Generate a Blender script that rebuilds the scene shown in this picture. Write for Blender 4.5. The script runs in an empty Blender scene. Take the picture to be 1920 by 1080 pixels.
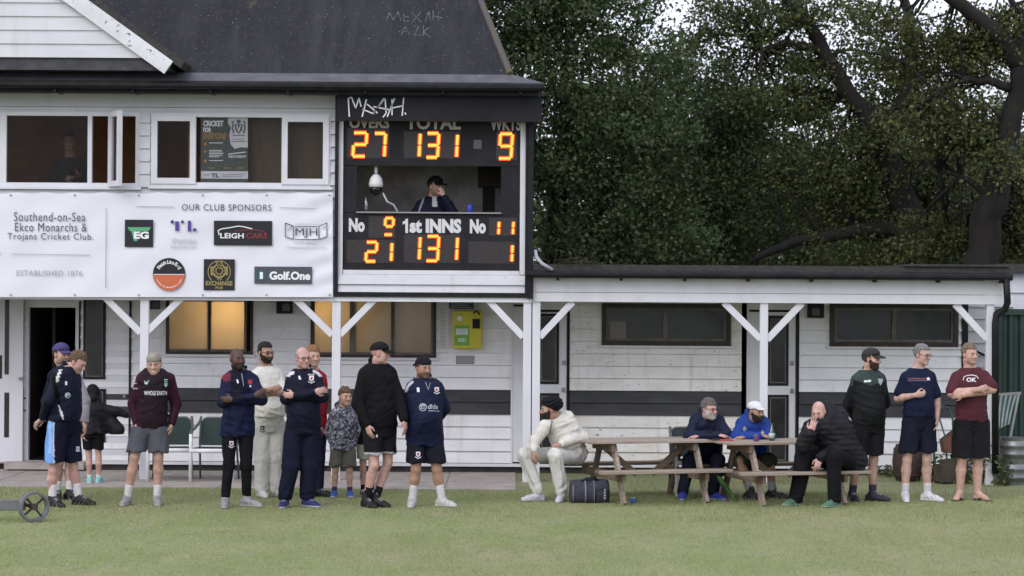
import bpy, math, random
import numpy as np
from mathutils import Vector
from mathutils.bvhtree import BVHTree

S = bpy.context.scene
COL = S.collection
# ------------------------------------------------------------------ camera, world, sun, exposure
FPX, CAMH, ROLL = 4125.0, 2.36, 0.0065          # focal length in photo pixels, eye height, slight roll
PIT = math.atan(20 / FPX)
_F = np.array((0, math.cos(PIT), math.sin(PIT)))
_U0 = np.array((0, -math.sin(PIT), math.cos(PIT)))
_X = np.array((1.0, 0, 0))
_R = math.cos(ROLL) * _X + math.sin(ROLL) * _U0
_U = math.cos(ROLL) * _U0 - math.sin(ROLL) * _X
cam = bpy.data.objects.new('camera', bpy.data.cameras.new('camera'))
COL.objects.link(cam)
from mathutils import Matrix
cam.matrix_world = Matrix(((_R[0], _U[0], -_F[0], 0), (_R[1], _U[1], -_F[1], 0), (_R[2], _U[2], -_F[2], CAMH), (0, 0, 0, 1)))
cam.data.sensor_width = 36
cam.data.lens = FPX / 1920 * 36
cam.data.clip_end = 2000
cam.data.dof.use_dof = True; cam.data.dof.focus_distance = 25.8; cam.data.dof.aperture_fstop = 2.6
S.camera = cam

SUN_EL, SUN_AZ = math.radians(38), math.radians(215)      # soft overcast sun, behind and left of the camera
w = bpy.data.worlds.new('World'); S.world = w; w.use_nodes = True
nt = w.node_tree
sky = nt.nodes.new('ShaderNodeTexSky'); sky.sky_type = 'NISHITA'; sky.sun_disc = False
sky.sun_elevation = SUN_EL; sky.sun_rotation = SUN_AZ; sky.dust_density = 4; sky.air_density = 1.0; sky.ozone_density = 1
hs = nt.nodes.new('ShaderNodeHueSaturation'); hs.inputs['Saturation'].default_value = 0.45; hs.inputs['Value'].default_value = 1.0
nt.links.new(sky.outputs[0], hs.inputs['Color'])
oc = nt.nodes.new('ShaderNodeMix'); oc.data_type = 'RGBA'; oc.inputs[0].default_value = .72          # cloud cover over the clear-sky model
oc.inputs[7].default_value = (9.5, 9.9, 11.7, 1)
nt.links.new(hs.outputs[0], oc.inputs[6]); nt.links.new(oc.outputs[2], nt.nodes['Background'].inputs['Color'])
nt.nodes['Background'].inputs['Strength'].default_value = 0.12
sl = bpy.data.lights.new('sun', 'SUN'); sl.energy = 0.8; sl.angle = math.radians(40); sl.color = (1, .97, .93)
so = bpy.data.objects.new('sun', sl); COL.objects.link(so)
so.rotation_euler = (math.pi / 2 - SUN_EL, 0, math.pi - SUN_AZ)
S.view_settings.view_transform = 'Standard'; S.view_settings.look = 'None'
S.view_settings.exposure = 0.30; S.view_settings.gamma = 1; S.view_settings.use_curve_mapping = False

# ------------------------------------------------------------------ pixel <-> world helpers (photo pixels, 1920 wide)
def W(px, py, Y):
    d = FPX * _F + (px - 960) * _R + (540 - py) * _U
    p = d * (Y / d[1]); p[2] += CAMH
    return p
def proj(V):
    q = V - np.array((0, 0, CAMH)); dd = q @ _F
    return 960 + FPX * (q @ _R) / dd, 540 - FPX * (q @ _U) / dd
def Rr(x0, y0, x1, y1, Y):
    xc, yc = (x0 + x1) / 2, (y0 + y1) / 2
    return W(x0, yc, Y)[0], W(x1, yc, Y)[0], W(xc, y1, Y)[2], W(xc, y0, Y)[2]    # X0 X1 Zbottom Ztop
def lin(r, g, b):
    f = lambda c: (c / 255 / 12.92) if c / 255 <= .04045 else ((c / 255 + .055) / 1.055) ** 2.4
    return (f(r), f(g), f(b))

# ------------------------------------------------------------------ materials
MATS = {}
def mat(name, col, rough=.7, col2=None, ns=5, lo=.35, hi=.65, stretch=(1, 1, 1), bump=0, bs=60, metal=0, spec=.35,
        attr=False, dirt_or_glow=None, bstretch=(1, 1, 1), sss=0):
    if name in MATS: return MATS[name]
    m = bpy.data.materials.new(name); m.use_nodes = True; MATS[name] = m
    t = m.node_tree; N = t.nodes; L = t.links; b = N['Principled BSDF']
    b.inputs['Roughness'].default_value = rough; b.inputs['Metallic'].default_value = metal
    b.inputs['Specular IOR Level'].default_value = spec
    tc = N.new('ShaderNodeTexCoord')
    def noise(scale, st, det=5):
        mp = N.new('ShaderNodeMapping'); mp.inputs['Scale'].default_value = st
        L.new(tc.outputs['Object'], mp.inputs[0])
        n = N.new('ShaderNodeTexNoise'); n.inputs['Scale'].default_value = scale; n.inputs['Detail'].default_value = det
        n.inputs['Roughness'].default_value = .6
        L.new(mp.outputs[0], n.inputs['Vector']); return n.outputs['Fac']
    def ramp(f, a, c):
        r = N.new('ShaderNodeMapRange'); r.inputs[1].default_value = a; r.inputs[2].default_value = c; r.interpolation_type = 'SMOOTHSTEP'
        L.new(f, r.inputs[0]); return r.outputs[0]
    def mix(f, a, c, blend='MIX'):
        x = N.new('ShaderNodeMix'); x.data_type = 'RGBA'; x.blend_type = blend; x.clamp_factor = True
        if isinstance(f, (int, float)): x.inputs[0].default_value = f
        else: L.new(f, x.inputs[0])
        for i, v in ((6, a), (7, c)):
            if isinstance(v, tuple): x.inputs[i].default_value = (*v, 1)
            else: L.new(v, x.inputs[i])
        return x.outputs[2]
    base = col
    if attr:
        a = N.new('ShaderNodeAttribute'); a.attribute_name = 'Col'; base = a.outputs['Color']
        if col2 is None:
            base = mix(ramp(noise(ns, stretch), lo, hi), base, mix(1.0, base, (.78, .78, .8), 'MULTIPLY'))
    if col2 is not None: base = mix(ramp(noise(ns, stretch), lo, hi), base, col2)
    for dd in (dirt_or_glow or []):
        dc, dsc, da, db, dst, amt = dd
        f = ramp(noise(dsc, dst, 8), da, db)
        mm = N.new('ShaderNodeMath'); mm.operation = 'MULTIPLY'; mm.inputs[1].default_value = amt; L.new(f, mm.inputs[0])
        base = mix(mm.outputs[0], base, dc)
    if isinstance(base, tuple): b.inputs['Base Color'].default_value = (*base, 1)
    else: L.new(base, b.inputs['Base Color'])
    if bump:
        bp = N.new('ShaderNodeBump'); bp.inputs['Strength'].default_value = bump; bp.inputs['Distance'].default_value = .02
        L.new(noise(bs, bstretch, 6), bp.inputs['Height']); L.new(bp.outputs[0], b.inputs['Normal'])
    return m
def emat(name, col, strength, base=(0, 0, 0)):
    if name in MATS: return MATS[name]
    m = bpy.data.materials.new(name); m.use_nodes = True; MATS[name] = m
    b = m.node_tree.nodes['Principled BSDF']; b.inputs['Base Color'].default_value = (*base, 1)
    b.inputs['Emission Color'].default_value = (*col, 1); b.inputs['Emission Strength'].default_value = strength
    return m
def glassmat(name, tint, mixf, rough=.02):
    if name in MATS: return MATS[name]
    m = bpy.data.materials.new(name); m.use_nodes = True; MATS[name] = m
    t = m.node_tree; N = t.nodes; L = t.links; N.remove(N['Principled BSDF'])
    tr = N.new('ShaderNodeBsdfTransparent'); tr.inputs[0].default_value = (*tint, 1)
    gl = N.new('ShaderNodeBsdfGlossy'); gl.inputs['Roughness'].default_value = rough; gl.inputs[0].default_value = (.9, .9, .9, 1)
    mx = N.new('ShaderNodeMixShader'); mx.inputs[0].default_value = mixf
    L.new(tr.outputs[0], mx.inputs[1]); L.new(gl.outputs[0], mx.inputs[2])
    L.new(mx.outputs[0], N['Material Output'].inputs[0]); return m

# ------------------------------------------------------------------ mesh building
def link(o, parent=None):
    COL.objects.link(o)
    if parent is not None: o.parent = parent
    return o
def np_mesh(name, V, Fq, mats, parent=None, mi=None, col=None, smooth=True, off=None):
    """mesh object from numpy arrays; Fq is (n,3) or (n,4)"""
    me = bpy.data.meshes.new(name); V = np.asarray(V, np.float32)
    if off is not None: V = V - np.asarray(off, np.float32)
    Fq = np.asarray(Fq, np.int32); n, k = Fq.shape
    me.vertices.add(len(V)); me.vertices.foreach_set('co', V.ravel())
    me.loops.add(n * k); me.loops.foreach_set('vertex_index', Fq.ravel())
    me.polygons.add(n); me.polygons.foreach_set('loop_start', np.arange(0, n * k, k, dtype=np.int32))
    me.polygons.foreach_set('loop_total', np.full(n, k, np.int32))
    me.polygons.foreach_set('use_smooth', np.full(n, smooth, bool))
    if mi is not None: me.polygons.foreach_set('material_index', np.asarray(mi, np.int32))
    for m in (mats if isinstance(mats, (list, tuple)) else [mats]): me.materials.append(m)
    if col is not None:
        a = me.color_attributes.new('Col', 'FLOAT_COLOR', 'POINT')
        c4 = np.ones((len(V), 4), np.float32); c4[:, :3] = col
        a.data.foreach_set('color', c4.ravel())
    me.update(calc_edges=True)
    return link(bpy.data.objects.new(name, me), parent)
class MB:
    def __init__(s): s.v = []; s.f = []; s.m = []
    def add(s, vs, fs, m=0):
        n = len(s.v); s.v += [tuple(float(c) for c in v) for v in vs]
        for f in fs: s.f.append(tuple(n + i for i in f)); s.m.append(m)
        return s
    def hexa(s, a, m=0):      # 8 verts: bottom 4 ccw, top 4
        return s.add(a, [(3, 2, 1, 0), (4, 5, 6, 7), (0, 1, 5, 4), (1, 2, 6, 5), (2, 3, 7, 6), (3, 0, 4, 7)], m)
    def box(s, x0, x1, y0, y1, z0, z1, m=0):
        return s.hexa([(x0, y0, z0), (x1, y0, z0), (x1, y1, z0), (x0, y1, z0), (x0, y0, z1), (x1, y0, z1), (x1, y1, z1), (x0, y1, z1)], m)
    def bar(s, a, b, w, d, up=(0, 1, 0), m=0):
        """rectangular bar a->b, w across, d along 'up'"""
        a, b, up = np.array(a, float), np.array(b, float), np.array(up, float)
        t = b - a; t /= np.linalg.norm(t); up = up - t * (up @ t); up /= np.linalg.norm(up); sd = np.cross(t, up)
        q = [-sd * w / 2 - up * d / 2, sd * w / 2 - up * d / 2, sd * w / 2 + up * d / 2, -sd * w / 2 + up * d / 2]
        return s.hexa([a + k for k in q] + [b + k for k in q], m)
    def tube(s, pts, r, n=8, m=0, cap=True):
        pts = [np.array(p, float) for p in pts]; k = len(pts)
        rr = r if isinstance(r, (list, tuple)) else [r] * k
        base = len(s.v); prev = None
        for i, p in enumerate(pts):
            t = pts[min(i + 1, k - 1)] - pts[max(i - 1, 0)]; t /= (np.linalg.norm(t) + 1e-9)
            u = np.array((0, 0, 1.)) if abs(t[2]) < .9 else np.array((1., 0, 0))
            if prev is not None: u = prev
            u = u - t * (u @ t); u /= np.linalg.norm(u); prev = u; v = np.cross(t, u)
            for j in range(n):
                a = 2 * math.pi * j / n; s.v.append(tuple(p + rr[i] * (u * math.cos(a) + v * math.sin(a))))
        for i in range(k - 1):
            for j in range(n):
                a, b = base + i * n + j, base + i * n + (j + 1) % n
                s.f.append((a, b, b + n, a + n)); s.m.append(m)
        if cap:
            s.f.append(tuple(base + j for j in reversed(range(n)))); s.m.append(m)
            s.f.append(tuple(base + (k - 1) * n + j for j in range(n))); s.m.append(m)
        return s
    def lathe(s, prof, c, n=20, m=0):     # prof: (r, z)
        base = len(s.v); k = len(prof)
        for r, z in prof:
            for j in range(n):
                a = 2 * math.pi * j / n; s.v.append((c[0] + r * math.cos(a), c[1] + r * math.sin(a), c[2] + z))
        for i in range(k - 1):
            for j in range(n):
                a, b = base + i * n + j, base + i * n + (j + 1) % n
                s.f.append((a, b, b + n, a + n)); s.m.append(m)
        s.f.append(tuple(base + j for j in reversed(range(n)))); s.m.append(m)
        s.f.append(tuple(base + (k - 1) * n + j for j in range(n))); s.m.append(m)
        return s
    def build(s, name, mats, parent=None, off=None, smooth=False, bevel=0):
        me = bpy.data.meshes.new(name)
        V = s.v if off is None else [(v[0] - off[0], v[1] - off[1], v[2] - off[2]) for v in s.v]
        me.from_pydata(V, [], s.f)
        for m in (mats if isinstance(mats, (list, tuple)) else [mats]): me.materials.append(m)
        me.polygons.foreach_set('material_index', s.m)
        if smooth: me.polygons.foreach_set('use_smooth', [True] * len(s.f))
        me.update()
        o = link(bpy.data.objects.new(name, me), parent)
        if bevel:
            b = o.modifiers.new('bevel', 'BEVEL'); b.width = bevel; b.segments = 2; b.limit_method = 'ANGLE'
        return o
def thing(name, label, cat, loc=(0, 0, 0), rz=0, group=None):
    o = bpy.data.objects.new(name, None); link(o); o.location = loc; o.rotation_euler = (0, 0, rz); o.empty_display_size = .2
    return tag(o, label, cat, group)
def tag(o, label, cat, group=None, kind=None):
    if label: o['label'] = label
    if cat: o['category'] = cat
    if group: o['group'] = group
    if kind: o['kind'] = kind
    return o
def copy_tree(o, parent=None):
    c = o.copy(); COL.objects.link(c); c.parent = parent
    for ch in list(o.children): copy_tree(ch, c)
    return c
_tc = {}
def text2d(s, size=1.0, bold=0.0, align='CENTER', spacing=1.0, shear=0):
    """text outline as flat mesh: verts (n,2) and triangles/ngons"""
    key = (s, bold, align, spacing, shear)
    if key not in _tc:
        cu = bpy.data.curves.new('t', 'FONT'); cu.body = s; cu.size = 1; cu.offset = bold; cu.align_x = align; cu.space_character = spacing; cu.shear = shear
        cu.resolution_u = 3
        o = bpy.data.objects.new('t', cu); COL.objects.link(o)
        dg = bpy.context.evaluated_depsgraph_get(); me = bpy.data.meshes.new_from_object(o.evaluated_get(dg))
        v = [(p.co.x, p.co.y) for p in me.vertices]; f = [tuple(p.vertices) for p in me.polygons]
        bpy.data.objects.remove(o); bpy.data.curves.remove(cu); bpy.data.meshes.remove(me); _tc[key] = (v, f)
    v, f = _tc[key]
    return [(x * size, y * size) for x, y in v], f
def text_fit(s, px0, py0, px1, py1, Y, bold=0, m=0, mb=None, spacing=1.0, shear=0):
    """write s into the photo-pixel rectangle on the plane at depth Y (cap height = rectangle height)"""
    v, f = text2d(s, 1, bold, 'LEFT', spacing, shear)
    xs = [a for a, b in v]; ys = [b for a, b in v]
    x0, x1, y0, y1 = min(xs), max(xs), min(ys), max(ys)
    X0, X1, Z0, Z1 = Rr(px0, py0, px1, py1, Y)
    mb = mb or MB()
    mb.add([(X0 + (a - x0) / (x1 - x0) * (X1 - X0), Y, Z0 + (b - y0) / (y1 - y0) * (Z1 - Z0)) for a, b in v], f, m)
    return mb
# ------------------------------------------------------------------ palette of the setting
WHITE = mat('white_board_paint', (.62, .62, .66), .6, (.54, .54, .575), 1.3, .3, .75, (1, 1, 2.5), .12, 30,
            dirt_or_glow=[((.30, .27, .22), 9, .63, .80, (1, 1, .5), .55), ((.45, .42, .36), 2.5, .52, .8, (2.5, 1, .35), .5)])
WHITEL = mat('white_board_paint_lightened', (.83, .83, .855), .6, (.72, .72, .75), 1.3, .3, .75, (1, 1, 2.5), .12, 30,
             dirt_or_glow=[((.34, .31, .26), 9, .63, .80, (1, 1, .5), .55), ((.50, .47, .42), 2.5, .52, .8, (2.5, 1, .35), .5)])  # copy of the white boards, colour lightened to offset the veranda's shade
WHITE2 = mat('white_board_paint_grimy_glow', (.80, .79, .79), .65, (.70, .68, .65), 2.0, .35, .7, (1, 1, 2), .15, 30,
             dirt_or_glow=[((.62, .54, .36), 1.1, .46, .72, (1, 1, 1), .75), ((.16, .12, .08), 16, .62, .70, (.7, 1, 1.5), .85), ((.38, .35, .30), 3.5, .52, .8, (3, 1, .3), .5)])  # first layer: cream tint painting in a warm lamp glow; the rest is grime
TRIM = mat('white_trim_paint', (.68, .68, .72), .5, (.59, .59, .62), 3, .4, .8, (1, 1, .4), .06, 60, dirt_or_glow=[((.35, .31, .26), 12, .66, .8, (1, 1, .3), .5)])
UPVC = mat('white_plastic_frame', (.68, .68, .73), .35, (.63, .63, .67), 4)
BAND = mat('charcoal_band_paint', (.030, .031, .036), .6, (.048, .049, .054), 3, .35, .7, (1, 1, 4), .1, 40, dirt_or_glow=[((.10, .10, .10), 7, .62, .8, (1, 1, .6), .5)])
BLACK = mat('black_gloss_paint', (.009, .009, .012), .5, (.016, .016, .019), 8, bump=.1, spec=.2)
DKWOOD = mat('dark_brown_frame', (.030, .022, .017), .6, (.055, .042, .032), 9, .35, .7, (1, 1, .5), .2, 80)
GREYW = mat('weathered_grey_frame', (.16, .145, .13), .7, (.10, .085, .07), 8, .35, .7, bump=.2)
PLINTH = mat('tarred_plinth', (.022, .021, .022), .8, (.045, .042, .04), 6, bump=.3)
ROOF = mat('felt_roof', (.033, .033, .041), .85, (.023, .023, .030), 2.2, .3, .7, (1.5, .5, .5), .6, 90, spec=.15,
           dirt_or_glow=[((.13, .11, .045), 5, .62, .78, (1, 1, 1), .5), ((.42, .42, .42), 52, .665, .69, (1, .6, .6), .9), ((.026, .026, .030), 40, .58, .66, (1, .7, .7), .7), ((.055, .055, .062), 1.2, .5, .7, (4, .5, .5), .4), ((.05, .048, .04), 14, .5, .7, (1, 1, 1), .5)])
MOSSY = mat('mossy_verge', (.085, .082, .085), .85, (.11, .085, .035), 9, .45, .62, bump=.5, bs=50)
FLAT = mat('flat_roof_felt', (.038, .036, .036), .85, (.065, .058, .052), 12, .4, .7, (1, 1, 3), .5, 60)
GUT = mat('black_gutter', (.008, .008, .010), .45, (.015, .015, .016), 7, spec=.2, dirt_or_glow=[((.2, .18, .14), 20, .68, .75, (1, 1, 1), .6)])
ROOM = mat('dim_room_wall', (.46, .23, .12), .9, (.32, .15, .08), 2)
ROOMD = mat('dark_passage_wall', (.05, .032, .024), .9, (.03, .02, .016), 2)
ROOMS = mat('score_room_wall', (.62, .58, .56), .9, (.33, .31, .29), 2)
FLOORM = mat('room_floor', (.06, .05, .045), .9)
GLASS = glassmat('window_glass', (.72, .72, .72), .007)
DARKPANE = mat('dark_wired_glass', (.020, .022, .022), .18, (.034, .035, .034), 5, .3, .7, bump=.05, bs=200)
FROST = None
def frost(name, tint):
    m = bpy.data.materials.new(name); m.use_nodes = True
    t = m.node_tree; N = t.nodes; L = t.links; N.remove(N['Principled BSDF'])
    tl = N.new('ShaderNodeBsdfTranslucent'); tl.inputs[0].default_value = (*tint, 1)
    df = N.new('ShaderNodeBsdfDiffuse'); df.inputs[0].default_value = (tint[0] * .5, tint[1] * .5, tint[2] * .5, 1)
    gl = N.new('ShaderNodeBsdfGlossy'); gl.inputs['Roughness'].default_value = .15; gl.inputs[0].default_value = (.8, .8, .8, 1)
    a = N.new('ShaderNodeMixShader'); a.inputs[0].default_value = .35; L.new(tl.outputs[0], a.inputs[1]); L.new(df.outputs[0], a.inputs[2])
    b = N.new('ShaderNodeMixShader'); b.inputs[0].default_value = .06; L.new(a.outputs[0], b.inputs[1]); L.new(gl.outputs[0], b.inputs[2])
    L.new(b.outputs[0], N['Material Output'].inputs[0]); return m
FROST = frost('frosted_glass', (.85, .75, .55))

# ------------------------------------------------------------------ ground
GRASSG = mat('turf_soil', (.185, .215, .090), .95, (.235, .245, .13), .9, .35, .65, (1, .6, 1), .5, 90,
             dirt_or_glow=[((.31, .275, .18), 2.2, .50, .68, (.8, .35, 1), .55), ((.13, .175, .06), 6, .52, .7, (1, .5, 1), .6)])
g = MB().add([(-400, -60, 0), (400, -60, 0), (400, 900, 0), (-400, 900, 0)], [(0, 1, 2, 3)]).build('grass_field', GRASSG)
tag(g, 'mown green cricket outfield in front of the clubhouse', 'lawn', kind='structure')
PAVE = mat('worn_concrete', (.43, .385, .36), .9, (.32, .28, .255), 3, .3, .7, bump=.3, bs=40,
           dirt_or_glow=[((.15, .135, .11), 8, .58, .75, (1, 1, 1), .6), ((.45, .42, .40), 20, .55, .7, (1, 1, 1), .5)])
mb = MB(); rnd = random.Random(4)
x = -12.0
while x < .35:                                                     # slabs with real joints
    wd = .88 + rnd.random() * .1
    for y0, y1 in ((27.12, 27.98), (27.99, 28.85), (28.86, 29.79)):
        if x + wd < .55 - (y0 < 27.5) * .25: mb.box(x, x + wd - .012, y0, y1, -.05, .006 + rnd.random() * .006)
    x += wd
p = mb.build('patio', PAVE); tag(p, 'worn grey concrete paving along the clubhouse veranda', 'paving', kind='structure')

# ------------------------------------------------------------------ clubhouse
YB, YW = 28.3, 29.8                       # upper wall and posts; ground-floor wall
CL = np.array((0, YB, 0.))
club = thing('clubhouse', 'white weatherboarded two-storey cricket pavilion with dark roof and veranda', 'building', CL)
def part(mb, name, m, parent=None, smooth=False, bevel=0): return mb.build(name, m, parent or club, CL, smooth, bevel)
def boards(mb, x0, x1, z0, z1, y, pitch, holes=(), band=None, m=0, mband=1, back=.06):
    zt = z1
    while zt > z0 + .01:
        zb = max(z0, zt - pitch); zc = (zt + zb) / 2
        mm = mband if band and band[0] < zc < band[1] else m
        cuts = sorted({zb, zt} | {h for H in holes for h in (H[2], H[3]) if zb < h < zt})
        for a, b in zip(cuts[:-1], cuts[1:]):
            spans = [(x0, x1)]
            for H in holes:
                if H[2] < (a + b) / 2 < H[3]:
                    ns = []
                    for s0, s1 in spans:
                        if H[1] <= s0 or H[0] >= s1: ns.append((s0, s1)); continue
                        if H[0] > s0: ns.append((s0, H[0]))
                        if H[1] < s1: ns.append((H[1], s1))
                    spans = ns
            fy = lambda z: y - .004 - .030 * (zt - z) / pitch
            gp = .005 if a == zb else 0; ga = a + gp
            for s0, s1 in spans:
                if gp: mb.box(s0, s1, y + .02, y + back, a, a + gp, mm)
                mb.hexa([(s0, fy(a), ga), (s1, fy(a), ga), (s1, y + back, ga), (s0, y + back, ga), (s0, fy(b), b), (s1, fy(b), b), (s1, y + back, b), (s0, y + back, b)], mm)
        zt = zb
    return mb

# ---- ground-floor wall
band = (W(640, 786, YW)[2], W(640, 731, YW)[2])
h_door = Rr(50, 572, 150, 868, YW)
lit1, lit2 = Rr(312, 556, 475, 664, YW), Rr(583, 556, 818, 670, YW)
dk1, dk2 = Rr(1128, 569, 1370, 648, YW), Rr(1555, 569, 1796, 650, YW)
zw0, zw1 = W(700, 867, YW)[2], W(960, 556, YW)[2] + .06
mb = MB(); boards(mb, W(-150, 700, YW)[0], W(958, 700, YW)[0], zw0, zw1, YW, .166, [h_door, lit1, lit2], band)
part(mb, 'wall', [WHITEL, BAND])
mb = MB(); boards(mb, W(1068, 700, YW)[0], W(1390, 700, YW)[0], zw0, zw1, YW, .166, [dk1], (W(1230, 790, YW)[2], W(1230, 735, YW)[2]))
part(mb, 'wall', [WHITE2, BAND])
mb = MB(); boards(mb, W(1498, 700, YW)[0], W(1806, 700, YW)[0], zw0, zw1, YW, .166, [dk2], (W(1650, 793, YW)[2], W(1650, 738, YW)[2]))
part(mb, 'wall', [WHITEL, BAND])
mb = MB(); boards(mb, W(1816, 700, YW)[0], W(1900, 700, YW + .5)[0], 0.02, zw1, YW + .5, .166)
part(mb, 'wall', [WHITE, BAND])
xl, xr = W(-150, 880, YW)[0], W(1806, 880, YW)[0]
part(MB().box(xl, xr, YW + .012, YW + .2, 0, zw0 - .04), 'plinth', PLINTH)
part(MB().box(xl, xr, YW - .032, YW + .015, zw0 - .045, zw0 - .003), 'sill_board', TRIM)
part(MB().box(W(1802, 700, YW)[0], W(1814, 700, YW)[0], YW - .035, YW + .5, 0, zw1), 'corner_board', BLACK)
part(MB().bar(W(1812, 650, YW - .04), W(1850, 668, YW + .4), .03, .03), 'rail', BLACK)
# interior behind ground floor and back of building
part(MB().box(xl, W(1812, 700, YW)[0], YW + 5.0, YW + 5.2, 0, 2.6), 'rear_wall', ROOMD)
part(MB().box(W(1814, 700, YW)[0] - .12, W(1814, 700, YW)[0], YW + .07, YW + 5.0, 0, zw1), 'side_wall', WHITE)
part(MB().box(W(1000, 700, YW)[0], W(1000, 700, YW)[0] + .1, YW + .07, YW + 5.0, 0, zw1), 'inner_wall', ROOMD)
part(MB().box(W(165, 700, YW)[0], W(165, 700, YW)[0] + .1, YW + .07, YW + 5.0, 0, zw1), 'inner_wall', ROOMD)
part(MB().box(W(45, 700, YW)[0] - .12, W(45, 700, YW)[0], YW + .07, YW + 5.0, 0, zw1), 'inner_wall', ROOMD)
part(MB().box(xl, xr, YW + .07, YW + 5.0, .08, .12), 'inner_floor', FLOORM)
part(MB().box(xl, W(1000, 600, YW)[0], YB + .12, YW + 5.0, zw1, zw1 + .1), 'veranda_ceiling', WHITE)

def framed(rect, y, bar, m_frame, name='window', depth=.05, parent=None):
    X0, X1, Z0, Z1 = rect; mb = MB()
    mb.box(X0, X0 + bar, y - depth, y + .05, Z0, Z1); mb.box(X1 - bar, X1, y - depth, y + .05, Z0, Z1)
    mb.box(X0 + bar, X1 - bar, y - depth, y + .05, Z1 - bar, Z1); mb.box(X0 + bar, X1 - bar, y - depth, y + .05, Z0, Z0 + bar)
    return part(mb, name, m_frame, parent)
def pane(rect, y, m, parent, name='pane'):
    X0, X1, Z0, Z1 = rect
    return part(MB().box(X0, X1, y, y + .006, Z0, Z1), name, m, parent)
# lit windows: dark outer frame, grey inner frame, frosted panes with a warm lamp in the room behind
for rect, divs in ((lit1, (317, 390, 396, 458)), (lit2, (590, 656, 664, 733, 740, 808))):
    f = framed(rect, YW, .035, DKWOOD)
    zb, zt = rect[2], rect[3]
    for i in range(0, len(divs), 2):
        X0, X1 = W(divs[i], 610, YW)[0], W(divs[i + 1], 610, YW)[0]
        fr = framed((X0 - .03, X1 + .03, zb + .036, zt - .036), YW, .03, GREYW, 'sash', .03, f)
        part(MB().box(X0 + .0005, X1 - .0005, YW + .01, YW + .018, zb + .067, zt - .067), 'pane', FROST, fr)
    part(MB().box(rect[0] - .03, rect[1] + .03, YW - .075, YW - .026, zb - .035, zb - .002), 'sill', TRIM, f)
def room_lamp(px, py, y, power, r=.06):
    l = bpy.data.lights.new('room_lamp', 'POINT'); l.energy = power; l.color = (1, .70, .36); l.shadow_soft_size = r
    o = bpy.data.objects.new('room_lamp', l); COL.objects.link(o); o.location = W(px, py, y)
room_lamp(440, 575, YW + .55, 24); room_lamp(608, 578, YW + .45, 10); room_lamp(740, 560, YW + 1.6, 8)
# dark windows of the changing rooms
for rect, mx, m_in in ((dk1, 1247, GREYW), (dk2, 1676, DKWOOD)):
    f = framed(rect, YW, .06, DKWOOD)
    X0, X1, Z0, Z1 = rect; xm = W(mx, 610, YW)[0]
    inn = framed((X0 + .061, X1 - .061, Z0 + .061, Z1 - .061), YW, .035, GREYW, 'casement', .025, f)
    part(MB().box(xm - .03, xm + .03, YW - .03, YW + .04, Z0 + .097, Z1 - .097), 'mullion', GREYW, inn)
    pane((X0 + .097, xm - .031, Z0 + .097, Z1 - .097), YW + .01, DARKPANE, inn)
    pane((xm + .031, X1 - .097, Z0 + .097, Z1 - .097), YW + .01, DARKPANE, inn)
    part(MB().box(X0 - .04, X1 + .04, YW - .07, YW - .026, Z0 - .03, Z0 - .002), 'sill', TRIM, f)
pp = Rr(1143, 603, 1174, 640, YW)
pl = part(MB().box(pp[0], pp[1], YW + .002, YW + .008, pp[2], pp[3]), 'paper_sheet', mat('sun_bleached_paper', (.20, .185, .17), .9))

# ---- doors
def door(x0, x1, y0, y1, panels, y=YW, locks=(), frame=True):
    X0, X1, Z0, Z1 = Rr(x0, y0, x1, y1, y)
    d = part(MB().box(X0, X1, y - .02, y + .03, Z0, Z1), 'door', TRIM)
    for (a, b, c, e) in panels:
        P = Rr(a, b, c, e, y)
        part(MB().box(P[0], P[1], y - .034, y - .021, P[2], P[3]), 'panel_frame', BLACK, d)
        k = .035
        q = (P[0] + k, P[1] - k, P[2] + k, P[3] - k)
        mb = MB(); t = .014
        mb.box(q[0], q[0] + t, y - .044, y - .035, q[2], q[3]); mb.box(q[1] - t, q[1], y - .044, y - .035, q[2], q[3])
        mb.box(q[0] + t, q[1] - t, y - .044, y - .035, q[2], q[2] + t); mb.box(q[0] + t, q[1] - t, y - .044, y - .035, q[3] - t, q[3])
        part(mb, 'beading', GREYW, d)
        part(MB().box(q[0] + t, q[1] - t, y - .038, y - .0345, q[2] + t, q[3] - t), 'glass', DARKPANE, d)
    for (a, b) in locks:
        c = W(a, b, y - .03); part(MB().box(c[0] - .022, c[0] + .022, y - .035, y - .021, c[2] - .03, c[2] + .03).tube([c + (0, -.06, 0), c], .018), 'lock', mat('dull_steel', (.25, .25, .26), .4, metal=.8), d)
    if frame:
        part(MB().box(X1 + .002, X1 + .03, y - .04, y + .06, Z0 - .02, Z1 + .03), 'jamb', BLACK)
        part(MB().box(X0 - .03, X0 - .002, y - .03, y + .06, Z0 - .02, Z1 + .03), 'jamb', TRIM)
    part(MB().box(X0 - .03, X1 + .03, y - .025, y + .05, Z1 + .03, zw1), 'door_head', TRIM)
    return d
door(152, 242, 568, 866, [(157, 558, 199, 711), (180, 729, 199, 829)], locks=[(234, 742)])
door(1006, 1062, 585, 868, [(1010, 588, 1048, 720), (1010, 737, 1048, 868)], locks=[(1057, 680), (1056, 731)])
door(1404, 1491, 585, 870, [(1438, 592, 1478, 723), (1438, 740, 1478, 868)], locks=[(1485, 681), (1485, 733)])
d = door(962, 996, 575, 866, [], locks=[])
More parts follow.
